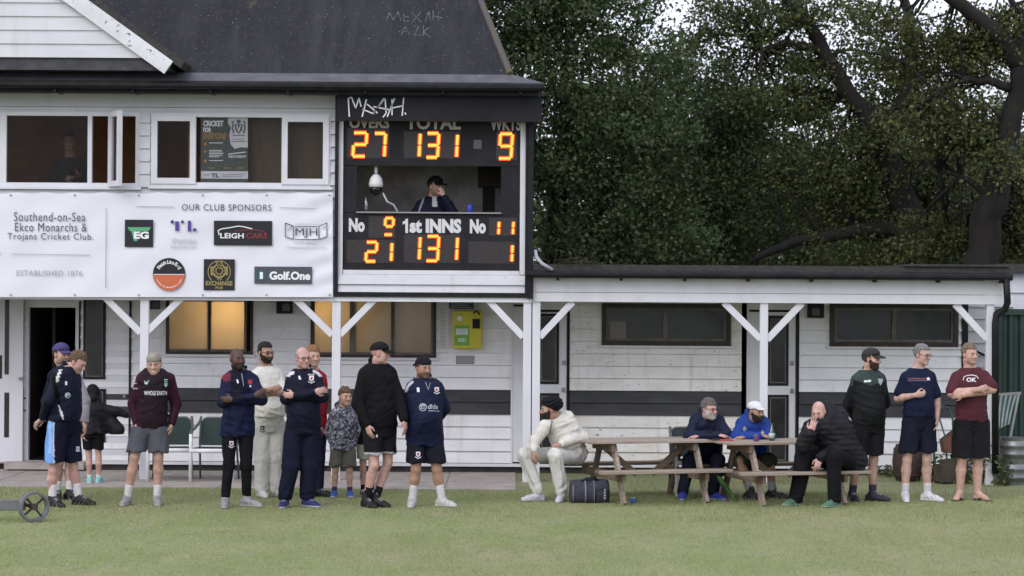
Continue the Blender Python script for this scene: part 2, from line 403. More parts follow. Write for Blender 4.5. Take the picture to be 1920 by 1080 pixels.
# half-open left door leaf with slit panes, swung towards us
X0, X1, Z0, Z1 = Rr(-30, 558, 44, 866, YW - .08)
d = part(MB().box(X0, X1, YW - .12, YW - .075, Z0, Z1), 'door', TRIM)
for a, b, c, e in ((9, 562, 17, 702), (8, 736, 17, 820), (-2, 666, 4, 710)):
    P = Rr(a, b, c, e, YW - .12); part(MB().box(P[0], P[1], YW - .126, YW - .1205, P[2], P[3]), 'glass', DARKPANE, d)
c = W(39, 710, YW - .12); part(MB().tube([c + (0, -.05, 0), c], .025), 'handle', mat('dull_steel', (.25, .25, .26), .4, metal=.8), d)
# doorway: frame and dark inside
P = Rr(46, 560, 152, 866, YW)
part(MB().box(P[0], P[0] + .06, YW - .03, YW + .06, P[2], P[3]).box(P[1] - .075, P[1] - .004, YW - .03, YW + .06, P[2], P[3]).box(P[0] + .06, P[1] - .075, YW - .028, YW + .06, P[3] - .12, P[3]), 'door_frame', TRIM)
part(MB().box(P[0] - .2, P[1] + .1, YW - .3, YW + .05, .03, .125), 'doorstep', PAVE)
part(MB().box(W(80, 700, YW)[0], W(86, 700, YW)[0], YW + .6, YW + 1.5, .12, 2.2), 'inner_door', mat('inner_door_wood', (.05, .033, .025), .6))

# ---- posts, braces, beam
def post(cx, y0, y1, wpx, base=0):
    w2 = wpx / 2; P = Rr(cx - w2, y0, cx + w2, y1, YB); part(MB().box(P[0], P[1], YB - .01, YB + .09, base, P[3]), 'post', TRIM, bevel=.006)
def brace(a, b, wd=.085): part(MB().bar(W(*a, YB + .04), W(*b, YB + .04), wd, .07), 'brace', TRIM, bevel=.004)
for cx, wp in ((270, 16), (630, 16), (988, 15), (1005, 15), (1432, 15), (1856, 14)): post(cx, 556, 900, wp)
for a, b in (((196, 556), (264, 624)), ((344, 556), (276, 622)), ((552, 558), (623, 628)), ((706, 558), (637, 628)), ((915, 562), (981, 632)),
             ((1074, 566), (1012, 632)), ((1357, 567), (1426, 636)), ((1504, 568), (1438, 637)), ((1790, 570), (1850, 636))): brace(a, b)
P = Rr(1000, 524, 1880, 568, YB); zm = W(1440, 551, YB)[2]
part(MB().box(P[0], P[1], YB - .03, YB + .0, zm + .006, P[3]).box(P[0], P[1], YB - .035, YB + .1, P[2], zm), 'beam', TRIM)
P2 = Rr(-150, 556, 998, 562, YB)
part(MB().box(P2[0], P2[1], YB - .03, YB + .1, P2[2] - .01, P2[3]), 'beam', TRIM)
# ---- low roof over the changing rooms
za, zb_ = W(1440, 498, YB - .2)[2], W(1440, 523, YB - .2)[2]
xa, xb = W(1000, 510, YB - .2)[0], W(1893, 510, YB - .2)[0]
mb = MB(); mb.hexa([(xa, YB - .16, zb_ + .02), (xb, YB - .16, zb_ + .02), (xb, YW + 5.2, zb_ + .15), (xa, YW + 5.2, zb_ + .15), (xa, YB - .16, za), (xb, YB - .16, za), (xb, YW + 5.2, za + .05), (xa, YW + 5.2, za + .05)])
part(mb, 'low_roof', FLAT)
xs = W(1690, 500, YB)[0]
part(MB().box(xs, xb + .01, YB - .2, YB + 2.5, za + .004, za + .03), 'roof_patch', FLAT)
mb = MB().tube([(xa - .1, YB - .22, zb_ + .045), (xb + .03, YB - .22, zb_ + .045)], .048, 10)
for i in range(8):
    xx = xa + .3 + i * (xb - xa - .4) / 7; mb.box(xx, xx + .03, YB - .2, YB - .03, zb_ - .035, zb_ + .01)
part(mb, 'gutter', GUT)
c = [W(*q) for q in ((1887, 522, YB - .22), (1889, 568, YB - .2), (1884, 580, YB - .12), (1868, 590, YB - .1), (1866, 606, YB - .1), (1866, 888, YB - .1))]
part(MB().tube(c, .045, 10), 'downpipe', GUT, smooth=True)
part(MB().box(xa, xb - .1, YB + .101, YW + 5.1, zw1 + .02, zw1 + .09), 'veranda_ceiling', WHITE)

# ---- upper storey
sb = Rr(634, 176, 990, 552, YB)
wA, wB = Rr(-40, 210, 262, 350, YB), Rr(283, 213, 620, 350, YB)
xL, xR = W(-420, 400, YB)[0], W(998, 400, YB)[0]
zu0, zu1 = W(320, 557, YB)[2], W(320, 154, YB)[2]
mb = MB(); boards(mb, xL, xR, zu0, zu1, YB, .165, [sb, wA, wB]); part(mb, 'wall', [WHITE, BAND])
mb = MB()
zz = wA[2]
while zz < wA[3] - .02:
    zt = min(zz + .165, wA[3]); x0, x1 = W(263, 280, YB)[0] - .005, W(282, 280, YB)[0] + .003
    mb.hexa([(x0, YB - .055, zz), (x1, YB - .055, zz), (x1, YB, zz), (x0, YB, zz), (x0, YB - .035, zt - .004), (x1, YB - .035, zt - .004), (x1, YB, zt - .004), (x0, YB, zt - .004)]); zz = zt
part(mb, 'corner_board', WHITE)
part(MB().box(xR - .1, xR - .002, YB + .061, YB + 6, zu0, zu1), 'side_wall', WHITE)
part(MB().box(xL, xR - .1, YB + 3.0, YB + 3.1, zu0, zu1), 'inner_wall', ROOM)
part(MB().box(xL, xR - .1, YB + .061, YB + 3.0, zu0, zu0 + .05), 'inner_floor', FLOORM)
part(MB().box(xL, xR - .1, YB + .061, YB + 6, zu1 - .05, zu1 - .001), 'inner_ceiling', ROOM)
xp = W(640, 300, YB)[0]; part(MB().box(xp - .12, xp - .02, YB + .061, YB + 3.0, zu0 + .05, zu1 - .05), 'inner_wall', ROOM)
part(MB().box(xp, xR - .1, YB + 1.6, YB + 1.65, zu0 + .05, zu1 - .05), 'inner_wall', ROOMS)
# upper window on the left
f = framed(wA, YB, .05, UPVC, depth=.03)
part(MB().box(W(165, 280, YB)[0], W(173, 280, YB)[0], YB - .03, YB + .05, wA[2] + .05, wA[3] - .05), 'mullion', UPVC, f)
part(MB().box(W(0, 280, YB)[0], W(13, 280, YB)[0], YB - .032, YB + .05, wA[2] + .05, wA[3] - .05), 'mullion', UPVC, f)
pane((W(13, 280, YB)[0], W(165, 280, YB)[0], wA[2] + .05, wA[3] - .05), YB + .01, GLASS, f)
part(MB().box(W(203, 280, YB)[0], W(208, 280, YB)[0], YB - .031, YB + .05, wA[2] + .05, wA[3] - .05), 'mullion', UPVC, f)
# open sash, hinged at its left side and swung out
hz = W(206, 280, YB - .04); ang = math.radians(-58); wd = .36
e = np.array((math.cos(ang), math.sin(ang), 0)); z0, z1 = wA[2] + .0, wA[3] + .0
A = np.array((hz[0], YB - .04, 0)); mb = MB(); nrm = np.array((-e[1], e[0], 0))
for a, b, c_, d_ in ((0, .07, z0, z1), (wd - .07, wd, z0, z1), (.07, wd - .07, z0, z0 + .07), (.07, wd - .07, z1 - .07, z1)):
    p0, p1 = A + e * a, A + e * b
    mb.hexa([(*(p0 - nrm * .025)[:2], c_), (*(p1 - nrm * .025)[:2], c_), (*(p1 + nrm * .025)[:2], c_), (*(p0 + nrm * .025)[:2], c_), (*(p0 - nrm * .025)[:2], d_), (*(p1 - nrm * .025)[:2], d_), (*(p1 + nrm * .025)[:2], d_), (*(p0 + nrm * .025)[:2], d_)])
sash = part(mb, 'open_sash', UPVC, f)
p0, p1 = A + e * .07, A + e * (wd - .07)
part(MB().hexa([(*(p0 - nrm * .003)[:2], z0 + .07), (*(p1 - nrm * .003)[:2], z0 + .07), (*(p1 + nrm * .003)[:2], z0 + .07), (*(p0 + nrm * .003)[:2], z0 + .07), (*(p0 - nrm * .003)[:2], z1 - .07), (*(p1 - nrm * .003)[:2], z1 - .07), (*(p1 + nrm * .003)[:2], z1 - .07), (*(p0 + nrm * .003)[:2], z1 - .07)]), 'sash_glass', glassmat('sash_glass', (.7, .72, .75), .3), f)
part(MB().box(wA[0], wA[1] + .03, YB - .07, YB - .026, wA[2] - .035, wA[2] - .002), 'sill', UPVC, f)
# upper window in the middle
f = framed(wB, YB, .05, UPVC, depth=.03)
for a, b in ((282, 371), (526, 620)):
    q = (W(a, 280, YB)[0] + .02, W(b, 280, YB)[0] - .02, wB[2] + .03, wB[3] - .03)
    s_ = framed(q, YB - .02, .075, UPVC, 'sash', .035, f)
    pane((q[0] + .075, q[1] - .075, q[2] + .075, q[3] - .075), YB + .005, GLASS, s_)
pane((W(374, 280, YB)[0], W(525, 280, YB)[0], wB[2] + .05, wB[3] - .05), YB + .012, GLASS, f)
part(MB().box(wB[0] - .02, wB[1] + .03, YB - .07, YB - .026, wB[2] - .035, wB[2] - .002), 'sill', UPVC, f)
CURT = mat('beige_blind', (.21, .165, .12), .9, (.17, .13, .095), 8, stretch=(6, 1, .3))
part(MB().box(W(440, 280, YB)[0], W(623, 280, YB)[0], YB + .12, YB + .13, wB[2], wB[3]), 'blind', CURT)
part(MB().box(W(348, 280, YB)[0], W(362, 280, YB)[0], YB + .2, YB + .22, wB[2], wB[3]), 'curtain', mat('ochre_curtain', (.42, .24, .06), .9))

# ---- main roof
z0 = W(600, 138, 28.0)[2]; XH = W(957, 138, 28.0)[0]; XE = W(1018, 152, 27.8)[0]; XLL = -14.0
mb = MB().add([(XLL, 28.0, z0), (XH, 28.0, z0), (XH - 1.45, 32.0, z0 + 4), (XLL, 32.0, z0 + 4), (XH, 36.2, z0), (XLL, 36.2, z0)],
              [(0, 1, 2, 3), (1, 4, 2), (3, 2, 4, 5), (0, 5, 4, 1)])
part(mb, 'roof', ROOF)
mb = MB().tube([(XH - .005, 28.0, z0 + .01), (XH - .37, 29.0, z0 + 1.0), (XH - 1.45, 32.0, z0 + 4.02)], .045, 6)
part(mb, 'roof_hip', MOSSY)
ze = W(500, 152, 27.78)[2]
mb = MB().add([(XLL, 27.78, ze), (XE, 27.78, ze), (XH, 28.02, z0 + .012), (XLL, 28.02, z0 + .012), (XE, 36.4, ze), (XH, 36.2, z0 + .012),
               (XLL, 27.78, ze - .03), (XE, 27.78, ze - .03), (XE, 36.4, ze - .03), (XLL, 36.4, ze - .03)],
              [(0, 1, 2, 3), (1, 4, 5, 2), (6, 7, 1, 0), (7, 8, 4, 1), (9, 8, 7, 6)])
part(mb, 'eaves', mat('lead_eaves', (.10, .10, .115), .6, (.07, .07, .08), 5, dirt_or_glow=[((.45, .44, .40), 25, .68, .73, (1, 1, 1), .8)]))
mb = MB().tube([(XLL, 27.74, ze - .06), (XE + .02, 27.74, ze - .06)], .055, 10)
for i in range(10): xx = XE - .3 - i * .98; mb.box(xx, xx + .035, 27.76, 28.2, ze - .15, ze - .11)
part(mb, 'gutter', GUT)
part(MB().box(XLL, XE - .05, 27.84, 27.9, ze - .16, ze - .032), 'fascia', BLACK)
# white pebbles and droppings lying on the felt, and faint chalk graffiti
rnd = random.Random(9)
mb = MB()
def on_roof(px, py, off=.012):
    d = W(px, py, 1.0) - np.array((0, 0, CAMH)); o = np.array((0, 0, CAMH)); n = np.array((0, -1, 1.)) / math.sqrt(2)
    t = ((np.array((0, 28.0, z0)) - o) @ n) / (d @ n); return o + d * t + n * off
strokes = [[(724, 40), (730, 24), (738, 38), (746, 22), (752, 40)], [(757, 26), (757, 40), (768, 40)], [(757, 33), (766, 31)], [(772, 24), (790, 42)], [(790, 22), (772, 43)],
           [(797, 42), (804, 22), (808, 40)], [(812, 20), (812, 38)], [(822, 22), (822, 40)], [(812, 30), (830, 34)], [(752, 66), (760, 50), (768, 66)], [(756, 60), (766, 59)],
           [(774, 50), (786, 50), (776, 66), (790, 66)], [(794, 48), (794, 68)], [(804, 52), (794, 60), (806, 70)]]
for st in strokes:
    for a_, b_ in zip(st[:-1], st[1:]):
        dx, dy = b_[0] - a_[0], b_[1] - a_[1]; l_ = math.hypot(dx, dy); nx_, ny_ = -dy / l_ * .9, dx / l_ * .9
        mb.add([on_roof(a_[0] + nx_, a_[1] + ny_, .004), on_roof(a_[0] - nx_, a_[1] - ny_, .004), on_roof(b_[0] - nx_, b_[1] - ny_, .004), on_roof(b_[0] + nx_, b_[1] + ny_, .004)], [(0, 1, 2, 3)])
part(mb, 'graffiti', mat('faded_chalk_paint', (.125, .125, .14), .9, (.055, .055, .06), 14, .4, .6))
# ---- gable
YG = 27.62
apx = W(-62, -150, YG); lo = W(318, 128, YG); sl_ = (apx[2] - lo[2]) / (lo[0] - apx[0])
zb = W(130, 108, YG)[2]; mb = MB(); zt = zb
while zt < apx[2] - .1:
    hw = (apx[2] - zt) / sl_ - .10; h1 = max(.01, (apx[2] - zt - .172) / sl_ - .10); x_ = apx[0]
    mb.hexa([(x_ - hw, YG - .02, zt), (x_ + hw, YG - .02, zt), (x_ + hw, YG + .06, zt), (x_ - hw, YG + .06, zt), (x_ - h1, YG, zt + .172), (x_ + h1, YG, zt + .172), (x_ + h1, YG + .06, zt + .172), (x_ - h1, YG + .06, zt + .172)]); zt += .172
part(mb, 'gable_wall', WHITE)
BARGE = mat('peeling_barge_paint', (.71, .71, .75), .6, (.62, .62, .65), 2, dirt_or_glow=[((.10, .09, .085), 13, .60, .66, (1, 1, 1), .85)], bump=.2)
for sg in (1, -1):
    a = np.array((apx[0], YG - .07, apx[2] - .02)); b = np.array((apx[0] + sg * (lo[0] - apx[0]), YG - .07, lo[2])); t = (b - a) / np.linalg.norm(b - a); n = np.array((sg * -t[2] * -1, 0, 0))
    up = np.array((-t[2] * sg, 0, t[0] * sg)); up = up if up[2] > 0 else -up
    part(MB().bar(a - up * .0, b - up * .0, .19, .05), 'bargeboard', BARGE)
    q0, q1 = a + up * .14, b + up * .14 + t * .12
    mb = MB(); back = np.array((0, 2.4, 0))
    mb.hexa([q0 - up * .06, q1 - up * .06, q1 - up * .06 + back, q0 - up * .06 + back, q0 + up * .04, q1 + up * .04, q1 + up * .04 + back, q0 + up * .04 + back])
    part(mb, 'gable_roof', FLAT)
part(MB().box(XLL, lo[0] + .02, YG + .02, YG + .5, W(130, 131, YG)[2], zb - .004), 'flashing', mat('lead_flashing', (.035, .035, .042), .6, (.06, .06, .065), 6, dirt_or_glow=[((.4, .37, .3), 22, .68, .73, (1, 1, 1), .8)]))

# ------------------------------------------------------------------ things fixed to the clubhouse
def rect_mb(x0, y0, x1, y1, Y, t=.004, mb=None, m=0):
    P = Rr(x0, y0, x1, y1, Y); return (mb or MB()).box(P[0], P[1], Y, Y + t, P[2], P[3], m)
def poly_px(pts, Y, mb, m=0):
    return mb.add([W(a, b, Y) for a, b in pts], [tuple(range(len(pts)))], m)
def line_px(pts, Y, wpx, mb, m=0, t=.002):
    k = wpx / FPX * Y
    for a, b in zip(pts[:-1], pts[1:]): mb.bar(W(*a, Y), W(*b, Y), k, t, (0, 1, 0), m)
    return mb
# ---- sponsors banner
YN = YB - .075
bo = W(310, 557, YN)
ban = thing('sponsor_banner', 'long white printed club sponsors banner below the upper windows', 'banner', bo)
def bpart(mb, name, m): return mb.build(name, m, ban, bo)
nx, nz = 90, 30; V = []; rn = np.random.RandomState(3)
for j in range(nz + 1):
    for i in range(nx + 1):
        px = -60 + 684 * i / nx; py = 362 + 195 * j / nz
        edge = 2.2 * math.sin(i * .55) * (1 - abs(2 * j / nz - 1)) * (1 if i > nx * .9 else .0)
        p = W(px, py + (1.3 * math.sin(i * .9) if j == 0 else 0), YN)
        p[1] += -.012 + .004 * math.sin(i * .34 + j * .5) + .0035 * math.sin(i * .11 - j * .33) + .010 * math.exp(-((i - nx + 2) / 6) ** 2) * math.sin(j * 1.1 + i * .4)
        V.append(p)
Fc = [(j * (nx + 1) + i, (j + 1) * (nx + 1) + i, (j + 1) * (nx + 1) + i + 1, j * (nx + 1) + i + 1) for j in range(nz) for i in range(nx)]
BANM = mat('white_banner_vinyl', (.74, .74, .80), .45, (.71, .71, .765), 1.5, bump=.05, bs=8)
np_mesh('sheet', np.array(V), Fc, BANM, ban, off=bo)
YT = YN - .034
INK = mat('charcoal_ink', (.075, .075, .09), .6); INKL = mat('grey_ink', (.35, .35, .38), .6); INKB = mat('black_ink', (.015, .015, .02), .6)
PW = mat('white_ink', (.8, .8, .83), .6); ORG = mat('orange_ink', (.55, .135, .06), .6); PUR = mat('violet_ink', (.085, .045, .28), .6)
GRN = mat('green_ink', (.10, .38, .18), .6); RED = mat('dark_red_ink', (.22, .03, .04), .6); GOLD = mat('gold_ink', (.33, .27, .10), .6); TEAL = mat('teal_ink', (.03, .10, .10), .6); PALE = mat('pale_grey_ink', (.48, .50, .54), .6)
def T(s, r, m, bold=0, name='lettering', y=YT, sp=1.0, sh=0): return bpart(text_fit(s, *r, y, bold, spacing=sp, shear=sh), name, m)
T('Southend-on-Sea', (26, 398, 160, 415), INK, .0, sp=1.12); T('Ekco Monarchs &', (28, 418, 163, 434), INK, .0, sp=1.12); T('Trojans Cricket Club.', (14, 437, 175, 453), INK, .0, sp=1.12)
T('ESTABLISHED 1876', (31, 507, 154, 517), INKL, 0, sp=1.12)
T('OUR CLUB SPONSORS', (341, 383, 509, 395), INK, .0, sp=1.12)
mb = MB(); line_px([(21, 476), (169, 478)], YT, 1, mb); line_px([(199, 390), (198, 540)], YT, 1.2, mb); line_px([(256, 387), (326, 388)], YT, 1, mb); line_px([(524, 389), (593, 391)], YT, 1, mb)
line_px([(-6, 472), (0, 474)], YT, 3, mb); bpart(mb, 'rule_line', INKL)
def disc(cx, cy, r, Y, mb, m=0, a0=0, a1=2 * math.pi, n=28):
    pts = [(cx + r * math.cos(a0 + (a1 - a0) * i / n), cy + r * math.sin(a0 + (a1 - a0) * i / n)) for i in range(n + (0 if a1 - a0 > 6.2 else 1))]
    return poly_px(pts[::-1], Y, mb, m)
def ring(cx, cy, r, wpx, Y, mb, m=0, a0=0, a1=2 * math.pi, n=24):
    return line_px([(cx + r * math.cos(a0 + (a1 - a0) * i / n), cy + r * math.sin(a0 + (a1 - a0) * i / n)) for i in range(n + 1)], Y, wpx, mb, m)
Y1, Y2 = YT - .004, YT - .007
LM = [INKB, PW, GRN, PUR, RED, ORG, GOLD, TEAL, PALE, INK]
def arc_text(s, cx, cy, r, size, a_mid, span, mb, m, Y, flip=1):
    n = len(s)
    for i, ch in enumerate(s):
        if ch == ' ': continue
        a = a_mid + (i - (n - 1) / 2) * span / n * flip; v, f = text2d(ch, size, .03, 'CENTER')
        ca, sa = math.cos(a), math.sin(a); vs = []
        for x_, y_ in v:
            rr_ = r + (y_ if flip > 0 else -y_ ); px = cx + rr_ * math.sin(a) + (x_ if True else 0) * ca; py = cy - rr_ * math.cos(a) + x_ * sa
            if flip < 0: px = cx + (r - y_) * math.sin(a) - x_ * ca; py = cy - (r - y_) * math.cos(a) - x_ * sa
            vs.append(W(px, py, Y))
        mb.add(vs, f, m)
mb = rect_mb(234, 412, 287, 463, YT, .003)                       # square logo with green T
poly_px([(239, 426), (283, 426), (279, 433), (266, 433), (262, 437), (262, 433), (254, 433), (258, 452), (251, 452), (246, 433), (243, 433)][::-1], Y1, mb, 2)
text_fit('EG', 251, 434, 279, 448, Y2, .05, 1, mb); bpart(mb, 'logo', LM)
mb = MB(); line_px([(332, 415), (332, 433)], Y1, 7, mb, 3); disc(323, 416, 3.4, Y1, mb, 3); disc(342, 416, 3, Y1, mb, 3); line_px([(355, 414), (355, 434)], Y1, 6, mb, 3); disc(365, 431, 3.3, Y1, mb, 3)
text_fit('thames', 321, 445, 367, 456, Y1, 0, 8, mb); text_fit('laboratories', 320, 458, 368, 465, Y1, 0, 8, mb); bpart(mb, 'logo', LM)
mb = rect_mb(401, 414, 510, 460, YT, .003)
text_fit('LEIGH', 413, 437, 457, 447, Y1, .02, 1, mb); text_fit('CARS', 461, 437, 501, 447, Y1, .02, 4, mb)
line_px([(411, 441), (409, 432), (416, 429), (430, 427), (446, 424), (456, 425), (473, 429)], Y1, 1.8, mb, 1); line_px([(440, 434), (460, 431), (480, 431), (495, 434), (500, 441)], Y1, 1.5, mb, 4); bpart(mb, 'logo', LM)
mb = MB(); line_px([(535, 418), (535, 444), (550, 449), (550, 424), (535, 418)], Y1, 1.6, mb, 9); line_px([(613, 418), (613, 444), (598, 449), (598, 424), (613, 418)], Y1, 1.6, mb, 9)
line_px([(553, 425), (596, 425)], Y1, 1.4, mb, 9); line_px([(553, 449), (596, 449)], Y1, 1.4, mb, 9); text_fit('MJH', 554, 428, 595, 446, Y1, 0, 9, mb)
text_fit('mjhltd.co.uk', 554, 418, 596, 423, Y1, 0, 8, mb); text_fit('01702 808207', 553, 452, 596, 457, Y1, 0, 8, mb); text_fit('Tradesmen you can trust', 535, 461, 612, 467, Y1, 0, 8, mb)
line_px([(540, 432), (547, 424)], Y1, 1, mb, 9); line_px([(606, 430), (611, 424)], Y1, 1, mb, 9); bpart(mb, 'logo', LM)
mb = MB(); disc(317, 514, 30.5, YT, mb, 0); disc(317, 515.5, 29.5, Y1, mb, 5, 0, math.pi); line_px([(288, 514.5), (347, 514.7)], Y2, 1.2, mb, 1)
arc_text('Finish Line Fund', 317, 514, 19.5, 9.5, 0, 2.15, mb, 1, Y2); arc_text('SUPPORTING GRASSROOTS SPORT', 317, 514, 26, 3.2, math.pi, 2.4, mb, 1, Y2, -1); bpart(mb, 'logo', LM)
mb = rect_mb(382, 486, 440, 544, YT, .003); ring(411, 510, 21, 1.5, Y1, mb, 6); ring(411, 508, 12, 3, Y1, mb, 6); ring(411, 508, 6, 1.6, Y1, mb, 6)
for k in range(10): line_px([(411 + 7 * math.cos(k * .628), 508 + 7 * math.sin(k * .628)), (411 + 11 * math.cos(k * .628), 508 + 11 * math.sin(k * .628))], Y1, 1.1, mb, 6)
line_px([(405, 494), (411, 489), (417, 494), (411, 498), (405, 494)], Y1, 2, mb, 6); line_px([(397, 500), (397, 516)], Y1, 4, mb, 6); line_px([(425, 500), (425, 516)], Y1, 4, mb, 6)
rect_mb(385, 526, 437, 536, Y1 - .001, .001, mb, 0); text_fit('THE', 406, 521, 416, 525.5, Y2, .02, 6, mb); text_fit('EXCHANGE', 386, 527, 436, 535.5, Y2, .03, 6, mb); text_fit('PUB', 404, 537, 418, 542, Y2, .03, 6, mb); bpart(mb, 'logo', LM)
mb = rect_mb(477, 500, 585, 532, YT, .003, m=9); rect_mb(481, 507, 499, 526, Y1, .002, mb, 7); text_fit('1', 487, 510, 493, 523, Y2, .03, 1, mb); text_fit('Golf.One', 505, 509, 582, 525, Y2, .045, 1, mb); bpart(mb, 'logo', LM)
mb = MB()
for px in list(range(20, 620, 120)) + [618]:
    for py in (366, 553): disc(px, py, 1.8, YT + .008, mb)
bpart(mb, 'eyelet', mat('dull_steel', (.25, .25, .26), .4, metal=.8))

# ---- poster in the upper window
YP = YB + .006
po = W(421, 347, YP)
pos = thing('poster', 'dark green cricket poster taped inside the middle upper window', 'poster', po)
PGR = mat('poster_green', (.028, .040, .038), .5, (.045, .05, .042), 14); PLT = mat('poster_white', (.34, .34, .37), .5); POR = mat('poster_orange', (.24, .13, .05), .5); PTX = mat('poster_pale', (.45, .47, .50), .5)
rect_mb(376.5, 218.5, 465, 347, YP, .003).build('sheet', PGR, pos, po)
yq = YP - .002
mb = MB(); poly_px([(428, 220), (464.5, 220), (464.5, 277), (452, 276), (440, 279), (432, 270), (430, 252), (433, 240), (427, 230)][::-1], yq, mb, 0); rect_mb(377, 321, 465, 335, yq, .001, mb, 0); bpart_ = mb.build('white_area', PLT, pos, po)
mb = MB(); yr = YP - .004
text_fit('CRICKET', 381, 226, 419, 237, yr, .05, 0, mb); text_fit('FOR', 381, 239, 396, 248, yr, .05, 0, mb)
text_fit('EVERYONE', 381, 249, 425, 261, yr, .02, 1, mb, shear=.3)
for i, py in enumerate((268, 282, 285, 288, 291, 294, 301)): line_px([(392, py), (392 + (26, 24, 25, 27, 25, 19, 26)[i], py)], yr, 1.2, mb, 0)
for py in (270, 284, 302): disc(385, py, 2.6, yr, mb, 1)
for px in (390, 420, 445): line_px([(px, 315), (px + 12, 315)], yr, 1.5, mb, 1)
line_px([(428, 289), (461, 285)], yr, 1.6, mb, 0); text_fit('SUSSEX COMMUNITY'[:0] or 'GAME OF COMMUNITY', 428, 291, 462, 296, yr, .02, 0, mb)
text_fit('TL', 396, 325, 411, 333, yr, .06, 2, mb); line_px([(381, 328), (393, 328)], yr, 1, mb, 2); line_px([(416, 328), (461, 326)], yr, .8, mb, 2); line_px([(416, 331), (455, 330)], yr, .8, mb, 2)
# crest: shield, two supporters, helm and scroll
poly_px([(440, 233), (455, 233), (454, 244), (447.5, 251), (441, 244)][::-1], yr, mb, 2)
for s_ in (-1, 1):
    line_px([(447.5 + s_ * 10, 232), (447.5 + s_ * 12, 240), (447.5 + s_ * 9, 250)], yr, 3, mb, 2); line_px([(447.5 + s_ * 9, 227), (447.5 + s_ * 13, 231)], yr, 2.5, mb, 2)
disc(447.5, 228, 4, yr, mb, 2); line_px([(436, 254), (459, 254)], yr, 1.6, mb, 2); poly_px([(443, 235), (447.5, 248), (452, 235), (450, 235), (447.5, 243), (445, 235)][::-1], yr - .001, mb, 0)
line_px([(437, 261), (458, 261)], yr, .8, mb, 2); line_px([(434, 265), (461, 265)], yr, 1.2, mb, 2)
mb.build('print', [PTX, POR, INK], pos, po)

# ---- scoreboard
YS = YB + .02
so_ = W(812, 552, YS)
sbd = thing('scoreboard', 'black electronic cricket scoreboard with glowing orange digits on the upper wall', 'scoreboard', so_)
def spart(mb, name, m, parent=None, bevel=0): return mb.build(name, m, parent or sbd, so_, bevel=bevel)
SBK = mat('scoreboard_black', (.013, .012, .016), .55, (.019, .018, .022), 4, bump=.05, spec=.2)
mb = rect_mb(643, 200, 975, 311, YS, .03); rect_mb(643, 399, 975, 507, YS, .03, mb); rect_mb(643, 311.2, 669, 398.8, YS, .03, mb); rect_mb(940, 311.2, 975, 398.8, YS, .03, mb)
spart(mb, 'board', SBK)
mb = rect_mb(634.5, 180, 643, 515, YS - .03, .06); rect_mb(975.2, 180, 985, 515, YS - .03, .06, mb); rect_mb(643.2, 507, 975, 515, YS - .03, .06, mb)
spart(mb, 'inner_frame', TRIM)
P = Rr(634, 515, 990, 549, YB); mb = MB(); boards(mb, P[0], P[1], P[2], P[3] - .003, YB - .01, .13); spart(mb, 'lower_boards', WHITE)
mb = rect_mb(627.5, 180, 634, 556, YB - .06, .1); rect_mb(634, 549.2, 990, 557, YB - .06, .1, mb); rect_mb(985.2, 180, 990, 549, YB - .06, .1, mb); rect_mb(990.2, 180, 1000, 560, YB - .1, .14, mb)
spart(mb, 'outer_frame', BLACK)
P = Rr(631, 179, 1016, 227, YB - .32); spart(MB().box(P[0], P[1], YB - .32, YB - .20, P[2], P[3]).box(P[0], P[1], YB - .199, YB - .061, P[2] + .06, P[3] - .001), 'hood', mat('hood_black', (.012, .012, .017), .6, (.018, .018, .024), 2, spec=.2))
GRAF = mat('white_spray_paint', (.8, .8, .84), .6)
mb = MB(); yg = YB - .326
for st in ([(655, 219), (653, 185), (659, 182), (667, 203), (673, 183), (677, 200)], [(687, 186), (683, 203), (679, 219)], [(680, 205), (700, 213), (720, 184)], [(688, 195), (708, 212)], [(700, 212), (722, 184), (724, 212), (718, 220)],
           [(700, 200), (732, 206)], [(735, 186), (735, 216)], [(733, 203), (757, 198)], [(757, 183), (754, 217)], [(726, 219), (740, 184)], [(759, 211), (761, 215)]): line_px(st, yg, 2.4, mb, t=.003)
spart(mb, 'graffiti', GRAF)
LET = mat('scoreboard_white_letter', (.62, .62, .64), .6); LETG = mat('scoreboard_grey_letter', (.50, .48, .48), .6)
yl = YS - .003
for s_, r in (('OVERS', (655, 219, 730, 241)), ('TOTAL', (761, 217, 864, 243)), ('WKTS', (919, 220, 977, 245))): spart(text_fit(s_, *r, yl, .035), 'lettering', LETG)
for s_, r in (('No', (654, 409, 684, 435)), ('st INNS', (768, 410, 865, 437)), ('No', (881, 411, 911, 438))): spart(text_fit(s_, *r, yl, .055), 'lettering', LET)
mb = MB(); poly_px([(760, 437), (760, 419), (755, 421), (755, 416), (759, 414), (761, 410), (765, 410), (765, 437)][::-1], yl, mb); spart(mb, 'lettering', LET)
PAN = mat('smoked_display_panel', (.034, .028, .030), .35, (.046, .039, .041), 30, spec=.25)
for r in ((651, 240, 730, 296), (757, 246, 863, 297), (930, 247, 969, 300), (691, 405, 741, 446), (917, 408, 969, 442), (650, 450, 741, 493), (757, 440, 863, 493), (878, 453, 966, 494)): spart(rect_mb(*r, YS - .004, .003), 'display_panel', PAN)
spart(rect_mb(888, 262, 903, 279, YS - .004, .003), 'display_panel', mat('grey_panel', (.09, .09, .095), .4))
LED1 = emat('led_orange', (1.0, .10, .006), 1.0); LED2 = emat('led_core', (1.0, .36, .045), 2.0)
SEG = {'0': 'abcdef', '1': 'bc', '2': 'abged', '3': 'abgcd', '9': 'abcdfg', '7': 'abc'}
